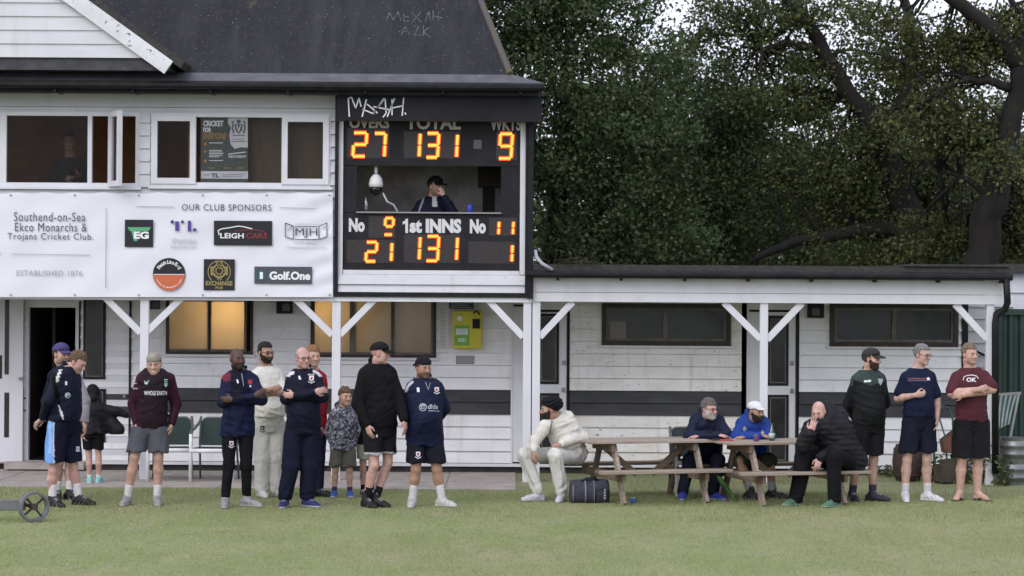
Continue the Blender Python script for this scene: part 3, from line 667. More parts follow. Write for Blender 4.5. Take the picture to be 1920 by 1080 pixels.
def digit(ch, x0, y0, x1, y1, th=6, skip=()):
    ym = (y0 + y1) / 2; k = (x1 - x0) * .06
    sg = {'a': ((x0 + 1, y0), (x1 - 1, y0)), 'b': ((x1, y0 + 1), (x1 - k, ym - 1.2)), 'c': ((x1 - k, ym + 1.2), (x1 - 2 * k, y1 - 1)), 'd': ((x0 - k, y1), (x1 - 2 * k - 1, y1)),
          'e': ((x0, ym + 1.2), (x0 - k, y1 - 1)), 'f': ((x0 + k, y0 + 1), (x0, ym - 1.2)), 'g': ((x0 + 1.5, ym), (x1 - 1.5, ym))}
    mb = MB()
    for s_ in SEG[ch]:
        if s_ in skip: continue
        a, b = sg[s_]
        mb.bar(W(*a, YS - .010), W(*b, YS - .010), (th + 2.6) / FPX * YS, .008, (0, 1, 0), 0)
        mb.bar(W(*a, YS - .016), W(*b, YS - .016), th * .72 / FPX * YS, .006, (0, 1, 0), 1)
    return spart(mb, 'digit', [LED1, LED2])
for a in (('2', 663, 249, 688, 293), ('7', 702, 250, 723, 294), ('1', 770, 250, 788, 294), ('3', 801, 250, 823, 295), ('1', 840, 252, 858, 295), ('9', 937, 251, 961, 297)): digit(*a)
digit('9', 722, 409, 738, 440, 5, 'c'); digit('1', 924, 415, 936, 440, 5); digit('1', 950, 415, 963, 440, 5)
for a in (('2', 687, 454, 707, 490), ('1', 722, 455, 735, 490), ('1', 770, 444, 788, 487), ('3', 801, 443, 823, 489), ('1', 840, 445, 858, 488), ('1', 948, 459, 961, 491)): digit(*a, 5.5)
spart(rect_mb(668, 397.5, 940, 400, YS - .05, .5), 'shelf', mat('grey_shelf', (.28, .27, .28), .6))
# PTZ camera hanging in the opening
YC = YS + .12; co = W(705, 322, YC)
ptz = thing('dome_camera', 'white and black dome camera hanging in the scoreboard opening', 'camera', co)
k = YC / FPX
MB().lathe([(.02, .0), (.012, .02), (.03, -.0 + .001)][:2] + [(.012, .03)], W(705, 322, YC), 12).tube([W(705, 311, YC), W(705, 325, YC)], .022).lathe([(13 * k, -17 * k), (13.5 * k, -10 * k), (11 * k, 0), (6 * k, 6 * k), (3 * k, 8 * k)], W(705, 334, YC), 20).build('housing', mat('white_camera_plastic', (.7, .7, .72), .35), ptz, co, True)
MB().lathe([(2 * k, -33 * k), (8 * k, -30 * k), (12 * k, -23 * k), (12.6 * k, -17.2 * k)], W(705, 334, YC), 20).build('dome', mat('black_dome', (.012, .012, .014), .12), ptz, co, True)
mb = MB(); mb.tube([W(718, 362, YC), W(726, 378, YC), W(738, 384, YC + .05), W(745, 396, YC + .1)], .012, 6); mb.build('cable', mat('white_cable', (.55, .55, .57), .5), ptz, co)
yy = YS + .5
mbx = thing('monitor', 'dark equipment cabinet with hanging coats at right of the scorer', 'cabinet', W(915, 398, yy))
rect_mb(896, 312, 938, 350, yy, .3).build('screen', mat('dark_screen', (.008, .007, .007), .7, (.018, .013, .010), 30, spec=.1), mbx, W(915, 398, yy))
rect_mb(905, 350.3, 928, 396, yy + .05, .2).build('stand', mat('dark_coat', (.008, .008, .009), .9, spec=.1), mbx, W(915, 398, yy))
bl = W(881, 396, yy - .3); tag(MB().lathe([(.035, 0), (.04, .02), (.04, .09), (.03, .1)], (0, 0, 0), 12).build('cup', mat('blue_plastic', (.03, .05, .35), .4), smooth=True), 'small blue cup on the scorer shelf', 'cup').location = W(881, 398, yy - .3)
bt = MB().lathe([(.035, 0), (.036, .12), (.014, .17), (.014, .2)], (0, 0, 0), 12).build('water_bottle', glassmat('clear_bottle', (.75, .78, .8), .25, .1), smooth=True); bt.location = W(686, 398, yy - .3)
tag(bt, 'clear plastic water bottle at left end of scorer shelf', 'bottle')

# ---- boxes, defibrillator, notices on the ground-floor wall
def wall_box(x0, y0, x1, y1, label):
    o = W((x0 + x1) / 2, y1, YW - .03); t = thing('wall_lamp', label, 'wall lamp', o, group='black lamp housings under the veranda')
    P = Rr(x0, y0, x1, y1, YW - .03)
    MB().box(P[0], P[1], YW - .16, YW - .03, P[2], P[3]).build('housing', BLACK, t, o, bevel=.008)
    c = W((x0 + x1) / 2 + 2, (y0 + y1) / 2 + 2, YW - .165); MB().box(c[0] - .05, c[0] + .05, YW - .168, YW - .161, c[2] - .05, c[2] + .05).build('lens', DARKPANE, t, o)
wall_box(520, 560, 549, 588, 'black square lamp housing between the two lit windows'); wall_box(278, 560, 300, 580, 'black square lamp housing behind the leftmost veranda post'); wall_box(1513, 569, 1543, 596, 'black square lamp housing left of the rightmost dark window')
o = W(876, 653, YW - .03)
t = thing('defibrillator_cabinet', 'yellow defibrillator cabinet with green label on white wall', 'cabinet', o)
YEL = mat('yellow_enamel', (.62, .55, .035), .4, (.55, .48, .03), 3); YG1 = mat('label_green', (.16, .40, .06), .5)
P = Rr(849, 582, 904, 653, YW - .03); MB().box(P[0], P[1], YW - .2, YW - .03, P[2], P[3]).build('case', YEL, t, o, bevel=.015)
yd = YW - .204; mb = rect_mb(852, 610, 880, 648, yd, .003); rect_mb(855, 588, 868, 606, yd, .003, mb, 1)
rect_mb(855, 616, 877, 628, yd - .002, .001, mb, 2); text_fit('AED', 858, 634, 874, 641, yd - .002, .03, 2, mb)
for i in range(4): line_px([(856, 618 + i * 3), (875, 618 + i * 3)], yd - .004, .8, mb, 0)
disc(861.5, 597, 5, yd - .002, mb, 2); mb.build('label_plate', [YG1, mat('label_yellow', (.50, .50, .10), .5), PW], t, o)
mb = rect_mb(886, 598, 900, 616, yd - .02, .023); rect_mb(890, 603, 896, 611, yd - .03, .009, mb); mb.build('lock', BLACK, t, o, bevel=.005)
c = MB().tube([W(888, 588, yd), W(893, 583, yd), W(900, 590, yd)], .012, 6).build('cable', BLACK, t, o)
o = W(872, 683, YW - .027); n_ = thing('metal_plate', 'small grey engraved metal plate below the yellow cabinet', 'plate', o); rect_mb(855, 667, 889, 683, YW - .036, .008).build('plate', mat('grey_metal', (.22, .22, .24), .4, metal=.6), n_, o)
mb = MB(); [line_px([(859, yy_), (885, yy_)], YW - .038, .9, mb) for yy_ in (671, 675, 679)]; mb.build('engraving', INKL, n_, o)
o = W(832, 658, YW - .03); n_ = thing('notice', 'tall white paper notice with small print right of the lit windows', 'notice', o)
rect_mb(823, 572, 842, 657, YW - .036, .008).build('sheet', mat('paper', (.66, .66, .69), .8), n_, o)
mb = MB()
for i in range(26): line_px([(825, 577 + i * 3), (838 - (i * 7 % 5), 577 + i * 3)], YW - .039, 1, mb)
mb.build('print', INKL, n_, o)
o = W(866, 580, YW - .03); n_ = thing('small_sign', 'narrow dark green sign above the yellow cabinet', 'sign', o); rect_mb(842, 564, 888, 579, YW - .045, .015).build('plate', mat('sign_green', (.06, .075, .06), .5), n_, o)
mb = MB(); [line_px([(846, y_), (884 - 6 * (i_ % 2), y_)], YW - .048, 1.4, mb) for i_, y_ in enumerate((568, 572, 576))]; mb.build('print', PALE, n_, o)
# ------------------------------------------------------------------ people: bodies and clothes grown from distance fields
def n3(x, y, z, s):
    return (np.sin(x + 1.3 * np.sin(y * .8 + s) + s * 2.1) + np.sin(y * 1.1 + 1.4 * np.sin(z * .9 + s * 1.7) + s) + np.sin(z * .95 + 1.2 * np.sin(x * 1.1 + s * .7) + s * 3)) / 3
def axis(lo, hi, base, fine=()):
    out = [lo]
    while out[-1] < hi:
        st = base
        for a, b, s in fine:
            if a - base < out[-1] < b: st = min(st, s)
        out.append(out[-1] + st)
    return np.array(out, np.float32)
class Vol:
    def __init__(s, lo, hi, h, fine=()):       # fine: list of (center, half, step)
        s.ax = [axis(lo[i], hi[i], h, [(c[i] - r, c[i] + r, st) for c, r, st in fine]) for i in range(3)]
        s.D = np.full([len(a) for a in s.ax], .3, np.float32)
    def sub(s, lo, hi):
        i = [(max(0, np.searchsorted(s.ax[k], lo[k]) - 1), min(len(s.ax[k]), np.searchsorted(s.ax[k], hi[k]) + 1)) for k in range(3)]
        sl = tuple(slice(a, b) for a, b in i)
        g = np.meshgrid(*[s.ax[k][sl[k]] for k in range(3)], indexing='ij', sparse=True)
        return sl, g
    def merge(s, sl, d, k):
        a = s.D[sl]
        if a.size == 0: return
        if k > 0:
            h = np.maximum(k - np.abs(a - d), 0) / k; s.D[sl] = np.minimum(a, d) - h * h * k * .25
        else: s.D[sl] = np.minimum(a, d)
    def cone(s, a, b, r1, r2, k=.02, flat=None, wr=0, seed=0, wf=55, long=False):
        a, b = np.asarray(a, float), np.asarray(b, float); R = max(r1, r2) + .06 + k
        sl, (x, y, z) = s.sub(np.minimum(a, b) - R, np.maximum(a, b) + R)
        v = b - a; L2 = v @ v + 1e-9
        x_, y_, z_ = x - a[0], y - a[1], z - a[2]
        t = np.clip((x_ * v[0] + y_ * v[1] + z_ * v[2]) / L2, 0, 1)
        wx, wy, wz = x_ - t * v[0], y_ - t * v[1], z_ - t * v[2]
        if flat is not None:
            n, f = np.asarray(flat[0], float), flat[1]; c = (wx * n[0] + wy * n[1] + wz * n[2]) * (f - 1)
            wx, wy, wz = wx + c * n[0], wy + c * n[1], wz + c * n[2]
        d = np.sqrt(wx * wx + wy * wy + wz * wz) - (r1 + (r2 - r1) * t)
        if flat is not None and flat[1] > 1: d = d / (1 + (flat[1] - 1) * .35)
        if wr:
            L = math.sqrt(L2); low = n3(x * 9, y * 9, z * 8, seed + 2); sa = t * L * wf
            if long:
                ri = 1 / (np.sqrt(wx * wx + wy * wy + wz * wz) + .02); ph = 1.6 * low
                fo = n3(wx * ri * 3.4 + ph, wy * ri * 3.4 + sa * .16, wz * ri * 2 + sa * .1, seed); bn = n3(wx * 22 + sa * .8, wy * 22 + sa * 1.6, wz * 22 + ph, seed + 4)
                d = d + wr * (1.3 * np.abs(fo) - .4) + wr * .9 * (np.abs(bn) - .3) * (np.clip(t * 4 - 2.9, 0, 1) + .15)
            else:
                fo = n3(wx * 24 + sa * .9 + low, wy * 24 + sa * .8, wz * 24 - sa * .4, seed); mk = np.clip(.45 + .9 * low, 0, 1)
                d = d + wr * (np.abs(fo) * 1.5 - .4) * mk * (.6 + .4 * np.cos(t * 6.2832)) + wr * .3 * low
        s.merge(sl, d, k)
    def ball(s, c, r, k=.02): s.cone(c, np.asarray(c) + (0, 0, 1e-4), r, r, k)
    def ell(s, c, R, r, k=.02, cut=0):           # R: 3 unit axes rows, r radii
        c = np.asarray(c, float); m = max(r) + .05 + k
        sl, (x, y, z) = s.sub(c - m, c + m); q = [(x - c[0]) * R[i][0] + (y - c[1]) * R[i][1] + (z - c[2]) * R[i][2] for i in range(3)]
        d = (np.sqrt((q[0] / r[0]) ** 2 + (q[1] / r[1]) ** 2 + (q[2] / r[2]) ** 2) - 1) * min(r)
        s.merge(sl, d, k)
    def cutplane(s, p, n, seed=None):            # keep the side where (x-p).n < 0
        x, y, z = np.meshgrid(*s.ax, indexing='ij', sparse=True)
        d = (x - p[0]) * n[0] + (y - p[1]) * n[1] + (z - p[2]) * n[2]
        if seed is not None: d = d + .008 * np.sin(x * 38 + seed) + .006 * np.sin(y * 31 + seed)
        s.D = np.maximum(s.D, d)
    def mesh(s):
        D = s.D; D[0] = D[-1] = .1; D[:, 0] = D[:, -1] = .1; D[:, :, 0] = D[:, :, -1] = .1
        I = D < 0; nx, ny, nz = D.shape
        cnt = np.zeros((nx - 1, ny - 1, nz - 1), np.int8)
        offs = [(i, j, k) for i in (0, 1) for j in (0, 1) for k in (0, 1)]
        for i, j, k in offs: cnt += I[i:nx - 1 + i, j:ny - 1 + j, k:nz - 1 + k]
        idx = np.argwhere((cnt > 0) & (cnt < 8)); vid = np.full(cnt.shape, -1, np.int32); vid[tuple(idx.T)] = np.arange(len(idx))
        acc = np.zeros((len(idx), 3)); num = np.zeros(len(idx))
        for e in range(3):
            for o in offs:
                if o[e]: continue
                o2 = list(o); o2[e] = 1
                a, b = idx + o, idx + o2
                da, db = D[tuple(a.T)], D[tuple(b.T)]; m = (da < 0) != (db < 0)
                t = np.where(m, da / np.where(m, da - db, 1), 0)
                for k in range(3):
                    ca = s.ax[k][a[:, k]]; cb = s.ax[k][b[:, k]]; acc[:, k] += np.where(m, ca + t * (cb - ca), 0)
                num += m
        V = acc / num[:, None]; Q = []
        for e in range(3):
            u, v = [(1, 2), (2, 0), (0, 1)][e]
            a = [slice(None)] * 3; b = [slice(None)] * 3; a[e] = slice(0, -1); b[e] = slice(1, None)
            ch = I[tuple(a)] != I[tuple(b)]; P = np.argwhere(ch); P = P[(P[:, u] > 0) & (P[:, v] > 0)]
            P = P[(P[:, u] < D.shape[u] - 1) & (P[:, v] < D.shape[v] - 1)]
            du = np.zeros(3, int); du[u] = 1; dv = np.zeros(3, int); dv[v] = 1
            q = np.stack([vid[tuple((P - du - dv).T)], vid[tuple((P - dv).T)], vid[tuple(P.T)], vid[tuple((P - du).T)]], 1)
            ins = I[tuple(P.T)]; q[~ins] = q[~ins][:, ::-1]; Q.append(q)
        return V, np.concatenate(Q)
nrm = lambda v: np.asarray(v, float) / (np.linalg.norm(v) + 1e-9)

SKINM = mat('skin', (.5, .3, .2), .5, attr=True, ns=14, spec=.4, bump=.08, bs=120)
def cloth(name, rough=.85, fine=1.0): return mat(name, (.5, .5, .5), rough, attr=True, ns=7, lo=.3, hi=.75, bump=.95 * fine, bs=20, bstretch=(1, 1, .5), spec=.12)
CLOTH = cloth('woven_cloth'); SPORT = cloth('sports_cloth', .6); SHINY = cloth('padded_nylon', .42)
HAIRM = mat('hair', (.1, .1, .1), .7, attr=True, ns=60, lo=.4, hi=.6, stretch=(1, 1, .4), bump=.8, bs=110, spec=.3)
SHOEM = mat('shoe', (.1, .1, .1), .55, attr=True, ns=40, bump=.3, bs=70)
GLM = mat('spectacle_frame', (.012, .011, .012), .3)
LOGOW = mat('logo_white', (.70, .70, .74), .7); LOGOR = mat('logo_red', (.42, .03, .05), .7); LOGOD = mat('logo_dark', (.03, .03, .04), .7); LOGOG = mat('logo_pale', (.33, .38, .40), .7); LOGOT = mat('logo_mint', (.42, .62, .62), .7)

def head_basis(yaw, pitch, roll=0):
    y, p, ro = map(math.radians, (yaw, pitch, roll))
    f = np.array((math.sin(y), -math.cos(y), 0)); r = np.array((math.cos(y), math.sin(y), 0)); u = np.array((0, 0, 1.))
    f, u = f * math.cos(p) - u * math.sin(p), u * math.cos(p) + f * math.sin(p)
    r, u = r * math.cos(ro) - u * math.sin(ro), u * math.cos(ro) + r * math.sin(ro)
    return r, f, u
def loc(vol, c, B, ext, s):
    sl, (x, y, z) = vol.sub(c - ext, c + ext); x_, y_, z_ = x - c[0], y - c[1], z - c[2]
    return sl, [(x_ * b[0] + y_ * b[1] + z_ * b[2]) / s for b in B], (x, y, z)
def E(q, c, r): return (np.sqrt(((q[0] - c[0]) / r[0]) ** 2 + ((q[1] - c[1]) / r[1]) ** 2 + ((q[2] - c[2]) / r[2]) ** 2) - 1) * min(r)
def Cc(q, a, b, r1, r2):
    v = [b[i] - a[i] for i in range(3)]; L2 = sum(k * k for k in v) + 1e-9
    t = np.clip(sum((q[i] - a[i]) * v[i] for i in range(3)) / L2, 0, 1)
    return np.sqrt(sum((q[i] - a[i] - t * v[i]) ** 2 for i in range(3))) - (r1 + (r2 - r1) * t)
def sm(a, b, k): h = np.maximum(k - np.abs(a - b), 0) / k; return np.minimum(a, b) - h * h * k * .25
def smx(a, b, k): return -sm(-a, -b, k)
def skull(q, o=0): return sm(E(q, (0, -.018, .036), (.074 + o, .095 + o, .086 + o)), E(q, (0, .028, -.03), (.060 + o, .062 + o, .080 + o)), .04)
def headsdf(q, jaw=1.0, fat=0):
    qa = [np.abs(q[0]), q[1], q[2]]
    d = skull(q)
    d = sm(d, Cc(qa, (.0, .066, -.098), (.012, .066, -.098), .022 * jaw, .02), .035)
    d = sm(d, E(qa, (.045, .005, -.068), (.022 + fat, .04, .03)), .035)
    d = sm(d, E(qa, (.042, .052, -.026), (.023 + fat * .5, .024, .028)), .035)
    d = sm(d, Cc(qa, (.0, .083, .024), (.034, .074, .022), .013, .010), .022)
    d = smx(d, -E(qa, (.031, .100, .002), (.020, .022, .012)), .016)
    d = sm(d, Cc(q, (0, .086, .012), (0, .112, -.030), .0085, .0135), .014)
    d = sm(d, E(qa, (.012, .100, -.034), (.008, .010, .007)), .008)
    d = sm(d, E(qa, (.031, .076, .001), (.014, .013, .011)), .006)
    d = sm(d, Cc(qa, (0, .088, -.060), (.018, .079, -.062), .0065, .004), .010)
    d = sm(d, Cc(qa, (0, .086, -.072), (.016, .078, -.070), .0075, .004), .010)
    d = sm(d, E(qa, (.079, -.012, -.008), (.011, .022, .033)), .010)
    d = smx(d, -E(qa, (.092, -.006, -.006), (.008, .010, .018)), .006)
    return d

def hand(vol, wr, d, pn, side, curl=.5, s=1.0):
    """wrist, finger direction, palm normal (palm faces it), thumb side vector"""
    d = nrm(d); pn = nrm(np.asarray(pn, float) - d * (np.asarray(pn, float) @ d)); sd = np.cross(d, pn); sd = sd if sd @ np.asarray(side, float) > 0 else -sd
    wr = np.asarray(wr, float); pc = wr + d * .05 * s
    vol.cone(wr - d * .01, pc, .026 * s, .036 * s, .015, (pn, 1.9)); vol.cone(pc, wr + d * .085 * s, .038 * s, .036 * s, .012, (pn, 2.2))
    for i in range(4):
        o = sd * (.027 - .018 * i) * s; ln = (.040, .045, .042, .033)[i] * s; k0 = wr + d * (.088, .093, .09, .082)[i] * s + o
        a1, a2, a3 = curl * .7 + .04 * i, curl * 1.7 + .06 * i, curl * 2.4
        g = lambda a: d * math.cos(a) + pn * math.sin(a) + sd * (.10 - .07 * i)
        k1 = k0 + g(a1) * ln; k2 = k1 + g(a2) * ln * .7; k3 = k2 + g(a3) * ln * .5
        vol.cone(k0, k1, .0095 * s, .0085 * s, .006); vol.cone(k1, k2, .0085 * s, .008 * s, .004); vol.cone(k2, k3, .008 * s, .0068 * s, .003)
    t0 = wr + d * .03 * s + sd * .024 * s; t1 = t0 + (d * .6 + sd * .75 + pn * .25) * .042 * s; t2 = t1 + (d * .95 + sd * .1 + pn * .45 * (curl + .3)) * .045 * s
    vol.cone(t0, t1, .014 * s, .0105 * s, .012); vol.cone(t1, t2, .0105 * s, .008 * s, .004)

sgn_ = lambda s: 1 if math.sin(s * 7) > 0 else -1
def torso(vol, H, N, rh, rs, f, g, gd, belly, infl, t0, t1, k=.03, wr=0, seed=0, wf=50, kid=1.0, chest=1.0, drape=0.0):
    H, N = np.asarray(H, float), np.asarray(N, float); v = N - H; L = np.linalg.norm(v); a = v / L
    lo, hi = np.minimum(H, N) - .45, np.maximum(H, N) + .45
    sl, (x, y, z) = vol.sub(lo, hi); x_, y_, z_ = x - H[0], y - H[1], z - H[2]
    t = (x_ * a[0] + y_ * a[1] + z_ * a[2]) / L; c = np.clip(t, t0, t1)
    wgt = np.clip(c, 0, 1); s_ = [rh[i] * (1 - wgt) + rs[i] * wgt for i in range(3)]
    da = s_[0] * a[0] + s_[1] * a[1] + s_[2] * a[2]; s_ = [s_[i] - da * a[i] for i in range(3)]
    ln = np.sqrt(s_[0] ** 2 + s_[1] ** 2 + s_[2] ** 2); s_ = [q / ln for q in s_]
    fw = [s_[1] * a[2] - s_[2] * a[1], s_[2] * a[0] - s_[0] * a[2], s_[0] * a[1] - s_[1] * a[0]]
    sg = 1 if (np.cross(nrm(rh), a) @ f) > 0 else -1
    w = [x_ - c * L * a[0], y_ - c * L * a[1], z_ - c * L * a[2]]
    xs = w[0] * s_[0] + w[1] * s_[1] + w[2] * s_[2]; ys = (w[0] * fw[0] + w[1] * fw[1] + w[2] * fw[2]) * sg; za = (t - c) * L
    T = [-.25, -.1, 0, .18, .40, .62, .80, .90, .97, 1.06]
    rx = np.interp(c, T, np.array([.12 + .05 * drape, .165 + .008 * drape, .172, .160, .155, .172, .172, .150, .100, .066]) * g * chest) + infl
    rb = np.interp(c, T, np.array([.10 + .022 * drape, .125, .128, .105, .100, .115, .115, .100, .078, .062]) * gd) + infl
    rf = np.interp(c, T, np.array([.08 + .022 * drape, .095 + .007 * drape, .102, .108, .112, .122, .112, .088, .066, .058]) * gd) + infl + belly * np.exp(-((c - .27) / .27) ** 2)
    ry = np.where(ys > 0, rf, rb)
    d = (np.sqrt((xs / rx) ** 2 + (ys / ry) ** 2) - 1) * np.minimum(rx, ry); d = np.where(za == 0, d, np.sqrt(np.maximum(d, 0) ** 2 + za ** 2))
    if wr:
        wv = n3(x * 11, y * 11, z * 9, seed + 5)
        fo = n3(x * wf * .5 + z * wf * .8 * sgn_(seed) + 2 * wv, y * wf * .5, z * wf * .9 - 1.5 * wv, seed); fo2 = n3(x * wf * .9 + wv * 2, y * wf * .6, z * wf * .22, seed + 3)
        d = d + wr * (np.abs(fo) * 1.2 - .35 + (np.abs(fo2) * 1.3 - .4) * np.clip(1.15 - c * 1.6, 0, 1) + .5 * wv)
    vol.merge(sl, d, k)

NP = [0]; PZ = [0.0]
def person(label, group, Y, head, hyaw, byaw, sh, el, ha, hip, kn, an, toe, skin, top, bot, shoe, sock=None, hs_=1.0, g=1.0, gd=1.0, belly=.02, hpitch=4, hroll=0,
           hair=None, beard=None, hat=None, glasses=False, hands=(None, None), arm=1.0, leg=1.0, kid=1.0, neckf=0.0, hipw=.095, seated=False, extra=None, headdy=None, t_hem=None, dz=0.0):
    NP[0] += 1; sd = NP[0] * 1.7; PZ[0] = dz
    J = lambda q: W(q[0], q[1], Y + (q[2] if len(q) > 2 else 0)) - (0, 0, dz)
    th = math.radians(byaw); f = np.array((math.sin(th), -math.cos(th), 0)); r = np.array((math.cos(th), math.sin(th), 0)); u = np.array((0, 0, 1.))
    tq = math.tan(th) if abs(byaw) < 62 else 0
    def shj(q, o):
        if len(q) > 2: return J(q)
        p = W(q[0], q[1], Y); m = W((sh[0][0] + sh[1][0]) / 2, q[1], Y); return W(q[0], q[1], Y + (p[0] - m[0]) * tq) - (0, 0, dz)
    SH = [shj(q, 0) for q in sh]; EL = [J(q) for q in el]; HA = [J(q) for q in ha]; H = J(hip)
    KN = [J(q) for q in kn]; AN = []
    for q in an:
        p = W(q[0], 900, Y + (q[1] if len(q) > 1 else 0)); p[2] = .085 * kid + .006; AN.append(p)
    rs = nrm(SH[1] - SH[0]); TRAP = [p.copy() for p in SH]; N = (SH[0] + SH[1]) / 2 + u * .105 * kid + f * neckf
    SH = [SH[0] + rs * .040 * kid - u * .022 * kid, SH[1] - rs * .040 * kid - u * .022 * kid]
    HC = J(head) if len(head) > 2 else None
    if HC is None:
        HC = W(head[0], head[1], Y) - (0, 0, dz); HC[1] = N[1] + (f * .045)[1] + (headdy or 0)
    HB = head_basis(hyaw, hpitch, hroll); hs = hs_ * .97
    HIP = [H - r * hipw * kid, H + r * hipw * kid]
    root_loc = np.array((H[0], Y, 0.0))
    hemz = lambda py, dy=0: W(H[0] * 0 + hip[0], py, Y + dy)[2] - dz
    # ---------------- skin: one continuous surface
    allp = np.array(SH + EL + HA + [H, HC] + KN + AN); lo, hi = allp.min(0) - .22, allp.max(0) + .22; lo[2] = min(lo[2], -.02)
    fine = [(HC, .135 * hs, .0056)] + [(HA[i] + nrm(HA[i] - EL[i]) * .07, .12, .0085) for i in (0, 1) if hands[i] != 'hide']
    v = Vol(lo, hi, .0125, fine); K = kid
    torso(v, H, N, r, rs, f, g * .93 * K, gd * .92 * K, belly * .7, -.008, -.12, 1.0, kid=K)
    nb = HC - HB[2] * .075 * hs - HB[1] * .022 * hs
    v.cone(N - u * .03, nb, .068 * (.5 + .5 * g) * K ** .7, .061 * (.6 + .4 * g) * K ** .7, .03)
    for i in (0, 1):
        fa = HA[i] - EL[i]; m = EL[i] + fa * .3
        v.cone(N - u * .055 * K, SH[i] + u * .008, .052 * K, .046 * K, .03); v.cone(SH[i], EL[i], .054 * arm * K, .042 * arm * K, .03); v.cone(EL[i], m, .042 * arm * K, .044 * arm * K, .02); v.cone(m, HA[i], .044 * arm * K, .027 * arm * K, .02)
        if hands[i] != 'hide':
            hd = hands[i] or {}
            hand(v, HA[i], hd.get('d', fa), hd.get('pn', f * -.3 - r * (1 if i else -1)), hd.get('side', f), hd.get('curl', .45), hd.get('s', .95) * (.75 + .25 * K if K < 1 else 1))
        kb = KN[i]; sv = AN[i] - kb; back = -f * .012
        v.cone(HIP[i], kb, .082 * leg * K, .054 * leg * K, .03); v.cone(kb, kb + sv * .32 + back, .052 * leg * K, .056 * leg * K, .02); v.cone(kb + sv * .32 + back, AN[i], .056 * leg * K, .036 * leg * K, .02)
        tf = math.radians(toe[i]); tv = np.array((math.sin(tf), -math.cos(tf), 0)); base = AN[i] * (1, 1, 0)
        tside = np.array((-tv[1], tv[0], 0))
        v.cone(AN[i], base + tv * .09 * K + u * .045 * K, .036 * K, .03 * K, .02); v.cone(base - tv * .03 * K + u * .04 * K, base + tv * .12 * K + u * .028 * K, .034 * K, .036 * K, .02, (u, 1.35))
        if shoe[0] == 'sandal':
            for j in range(5):
                o = tside * (.030 - .015 * j) * (1 if i else -1) * -1
                v.cone(base + tv * .12 + o + u * .024, base + tv * (.172 - .010 * abs(j)) + o + u * .018, .013 - .001 * j, .010 - .001 * j, .006)
    sl, q, _ = loc(v, HC, HB, .19 * hs, hs); v.merge(sl, headsdf(q, 1.0, .006 if g > 1.1 else 0) * hs, .012)
    V, Q = v.mesh()
    q = [((V - HC) @ b) / hs for b in HB]; qa = np.abs(q[0])
    C = np.tile(np.array(skin), (len(V), 1)) * (1 + .10 * n3(V[:, 0] * 30, V[:, 1] * 30, V[:, 2] * 30, sd)[:, None])
    def blend(m, c, a=1.0):
        m = np.clip(m, 0, 1)[:, None] * a; C[:] = C * (1 - m) + np.array(c) * m
    nearh = (np.abs(q[0]) < .12) & (np.abs(q[1]) < .16) & (np.abs(q[2]) < .16)
    sx = lambda d, w_: np.clip(.5 - d / w_, 0, 1) * nearh
    dark = np.array(skin) * (.55, .45, .42)
    redd = np.array(skin) * (1.0, .72, .68)
    blend(sx(np.sqrt((qa - .042) ** 2 + (q[2] + .03) ** 2 + (q[1] - .07) ** 2) - .022, .02), redd, .5); blend(sx(np.sqrt(q[0] ** 2 + (q[2] + .03) ** 2 + (q[1] - .115) ** 2) - .014, .012), redd, .6)
    blend(sx(np.abs(qa - .078) - .02, .02) * (np.abs(q[2]) < .04) * (np.abs(q[1] + .01) < .03), redd, .5)
    hc = hair[0] if hair else (beard[0] if beard else np.array(skin) * .4)
    front = q[1] > .05
    blend(sx(np.sqrt(((qa - .032) / 1.7) ** 2 + ((q[2] - .023) * 1.9) ** 2) - .010, .007) * front, np.array(hc) * .8, .9)
    blend(sx(np.sqrt(((qa - .031) / 1.3) ** 2 + ((q[2] - .001) * 1.5) ** 2) - .012, .008) * front, np.array(skin) * (.5, .42, .4), .75)
    blend(sx(np.sqrt(((qa - .031) / 1.6) ** 2 + ((q[2] - .001) * 1.3) ** 2) - .0072, .004) * front, (.42, .40, .38), .55)
    blend(sx(np.sqrt((qa - .031) ** 2 + (q[2] - .001) ** 2) - .0062, .004) * front, (.02, .015, .012), .95)
    blend(sx(np.sqrt(((qa) / 2.2) ** 2 + ((q[2] + .066) * 1.5) ** 2) - .010, .006) * front, np.array(skin) * (.8, .50, .48), .55)
    blend(sx(np.abs(q[2] + .0662) - .0022, .004) * front * (qa < .022), np.array(skin) * .3, .6)
    blend(sx(np.sqrt((qa - .007) ** 2 + (q[2] + .040) ** 2) - .004, .004) * front, np.array(skin) * .25, .7)
    if extra and 'smile' in extra: blend(sx(np.sqrt((qa / 2.4) ** 2 + ((q[2] + .067) * 1.2) ** 2) - .0085, .004) * front, (.72, .69, .64), 1.0)
    if beard and beard[1] == 'stubble':
        blend(np.clip((-.040 - q[2]) / .02, 0, 1) * nearh * (q[1] > -.01) * (q[2] > -.125), beard[0], beard[2])
        blend(sx(np.abs(q[2] + .05) - .007, .008) * front * (qa < .03), beard[0], beard[2])
    if beard and beard[1] != 'stubble': blend(np.clip((-.045 - q[2] + np.maximum(.05 - q[1], 0) * .4) / .015, 0, 1) * nearh * (q[1] > .01) * (q[2] > -.135), beard[0], .6)
    if hair and hair[1] == 'shaved': blend(np.clip((q[2] - .035 + q[1] * -.35) / .03, 0, 1) * nearh * (q[1] < .06), hair[0], hair[2])
    body = np_mesh('person', V, Q, SKINM, col=C, off=root_loc)
    body.location = root_loc + (0, 0, dz); tag(body, label, 'person', group)
    def add(name, vol, m, colfn=None, col=None):
        V, Q = vol.mesh()
        if len(Q) == 0: return None
        c = np.tile(np.array(col if col is not None else (.5, .5, .5)), (len(V), 1))
        if colfn: c = colfn(V, c)
        o = np_mesh(name, V, Q, m, body, col=c, off=root_loc); return o, V, Q
    out = {'root': body, 'off': root_loc, 'HC': HC, 'HB': HB}
